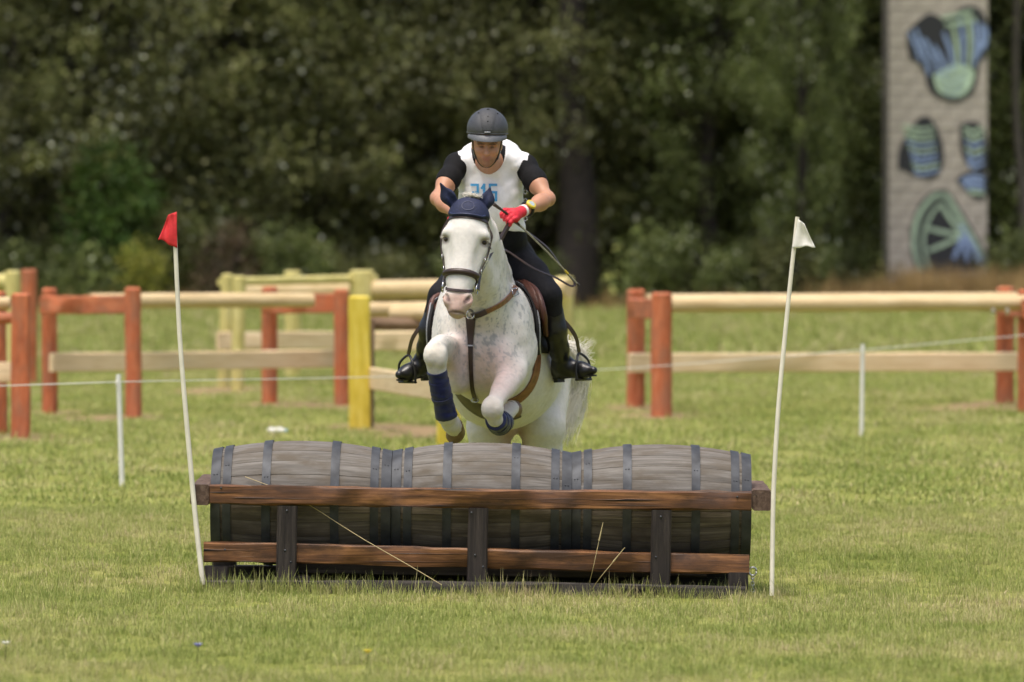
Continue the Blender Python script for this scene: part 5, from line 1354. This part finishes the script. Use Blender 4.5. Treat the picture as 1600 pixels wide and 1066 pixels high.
for s in (-1, 1):
    st = [fc(s * .090, -.01, .055), fc(s * .074, -.030, -.035), fc(s * .055, -.05, -.088), fc(s * .026, -.062, -.120), fc(0, -.066, -.128)]
    local(hel, ribbon('chin_strap', st, [FRM @ np.array([s * .9, -.4, 0])] * 5, .011, .003, M['black_leather'], None, 20))
    local(hel, ribbon('rear_strap', [fc(s * .090, .06, .05), fc(s * .082, .02, -.03), fc(s * .064, -.045, -.083)], [FRM @ np.array([s, 0, 0])] * 3, .012, .003, M['black_leather'], None, 14))
hr = Body().el(fc(0, .035, .0), (.081, .085, .06), .03, rot=FRM)
lp_(solid('hair', hr, .005, M['brown_hair'], None, lambda Fd, pt: np.maximum(Fd, .012 - ((pt - HC) @ FRM)[..., 1]), 1))
# gloves: fists closed round the reins
def glove(W, C, fwd, s, stick):
    """W wrist, C middle of the fist; knuckles towards fwd; thumb on the upper inner side"""
    ax = nrm(C - W); k = nrm(np.asarray(fwd) - ax * (np.asarray(fwd) @ ax)); t = np.cross(ax, k)
    if t[2] < 0: t = -t
    b = Body(); b.rc(W, C - ax * .02, .031, .036, .02); b.el(C - ax * .012, (.046, .034, .045), .02, rot=np.column_stack([ax, k, t]))
    for i, (o_, L_) in enumerate(((.036, .038), (.013, .042), (-.010, .040), (-.032, .034))):
        kn = C + ax * .026 + t * o_ + k * .020; mid = kn + ax * (L_ * .55) - k * .022; tip = mid - k * .030 - ax * .020
        b.chain([C - ax * .005 + t * o_ * .9 + k * .014, kn, mid, tip], [.0130, .0128, .0118, .0100], .007)
    b.chain([C - ax * .025 + t * .030, C + ax * .010 + t * .047 + k * .002, C + ax * .036 + t * .043 - k * .008], [.016, .0145, .012], .012)
    o = solid('glove', b, .0032, M['red_glove'], None, None, 1); lp_(o)
    e1 = t; e2 = k
    q = belt('cuff', b, W + ax * .010, e1, e2, .020, M['white_cuff'], None, 0, 2 * math.pi, 26, .001, .003, .12); local(o, q); return ax, k, t
HCR = P(799, 338, 31.90)
axr, kr, tr_ = glove(WRR, HCR, (-.15, -1, .25), 1, None)
glove(WRL, HANDL, (.15, -1, .25), -1, None)
# watch on the photo's right wrist
wc = WRR + (ELR - WRR) * .13; wa = nrm(WRR - ELR); wn_ = nrm(np.array([.1, -1, .35]) - wa * (np.array([.1, -1, .35]) @ wa)); ws = np.cross(wa, wn_)
wt = lp_(mk('watch', *tube_geo([wc + .037 * (math.cos(a) * wn_ + math.sin(a) * ws) for a in np.linspace(0, 6.283, 30)], .010, 8, wa, ), M['black_leather'], None))
fcn = wc + wn_ * .040
local(wt, mk('watch_case', *tube_geo([fcn - wn_ * .006, fcn + wn_ * .004, fcn + wn_ * .008], [.030, .030, .026], 20, wa), M['watch'], None, True, 40))
local(wt, mk('watch_dial', *tube_geo([fcn + wn_ * .0075, fcn + wn_ * .0092], [.019, .018], 20, wa), M['dial'], None, True, 40))
# number on the bib, printed as flat shapes lying on the cloth
def bibface(x, z):
    o = np.array([x, -1., z]); Vb = BIBV; m = (np.abs(Vb[:, 0] - x) < .012) & (np.abs(Vb[:, 2] - z) < .012)
    return float(Vb[m, 1].min()) if m.any() else 2.35
me_ = BIB.data; BIBV = np.empty(len(me_.vertices) * 3); me_.vertices.foreach_get('co', BIBV); BIBV = BIBV.reshape(-1, 3)
x0 = P(735, 290, 32.36)[0]; x1 = P(778, 290, 32.36)[0]; z1 = P(750, 289, 32.36)[2]; z0 = P(750, 313, 32.36)[2]
SEG = {'3': [((0, 1), (1, 1)), ((1, 1), (1, 0)), ((1, 0), (0, 0)), ((.25, .5), (1, .5))], '1': [((.2, .8), (.55, 1)), ((.55, 1), (.55, 0)), ((.2, 0), (.9, 0))], '5': [((1, 1), (0, 1)), ((0, 1), (0, .52)), ((0, .52), (1, .52)), ((1, .52), (1, 0)), ((1, 0), (0, 0))]}
cw = (x1 - x0) / 3; sw = .0135
for ci, chr_ in enumerate('315'):
    V, Fc = [], []
    for a, b in SEG[chr_]:
        pa = np.array([x0 + ci * cw + a[0] * cw * .68 + cw * .12, z0 + a[1] * (z1 - z0)]); pb = np.array([x0 + ci * cw + b[0] * cw * .68 + cw * .12, z0 + b[1] * (z1 - z0)])
        t = nrm(pb - pa); nn = np.array([-t[1], t[0]]) * sw / 2; pa = pa - t * sw * .5; pb = pb + t * sw * .5; o = len(V)
        for k in range(7):
            c = pa + (pb - pa) * k / 6
            for sg in (-1, 1):
                q = c + nn * sg; V.append((q[0], bibface(*q) - .004, q[1]))
        Fc += [(o + 2 * k, o + 2 * k + 1, o + 2 * k + 3, o + 2 * k + 2) for k in range(6)]
    q = mk('number_print', V, Fc, M['blue_print'], None, False); local(BIB, q)
# safety-vest buckles at the photo's right side of the rider
for py in (300, 314, 328, 342):
    c = P(821, py, 32.47); lp_(mk('vest_buckle', *tube_geo([c + np.array([.010 * math.cos(a), -.004, .012 * math.sin(a)]) for a in np.linspace(0, 6.283, 13)], .003, 6, (0, 1, 0)), M['metal'], None))
# whip held in the glove
WH = empty('riding_whip', HCR); tag(WH, 'thin braided riding whip with dark handle held in the red glove', 'whip')
wp = [P(771, 319, 31.80), P(799, 339, 31.88), P(850, 389, 32.05), P(902, 443, 32.25)]
M['whip'] = simple('braided_whip', (.30, .28, .20), .6, 0, .7, 160, .3)
local(WH, tube('handle', [wp[0], wp[0] + (wp[1] - wp[0]) * .5, wp[1], wp[1] + (wp[2] - wp[1]) * .25], [.0115, .0075, .0075, .006], M['leather'], None, 8))
local(WH, tube('shaft', [wp[1] + (wp[2] - wp[1]) * .22, wp[2], wp[3]], [.0055, .0048, .004], M['whip'], None, 6, 20))
local(WH, tube('tip_band', [wp[2] + (wp[3] - wp[2]) * .62, wp[2] + (wp[3] - wp[2]) * .72], .0065, M['watch'], None, 8))
local(WH, tube('flap', [wp[3], wp[3] + (wp[3] - wp[2]) * .06], [.007, .005], M['leather'], None, 6))
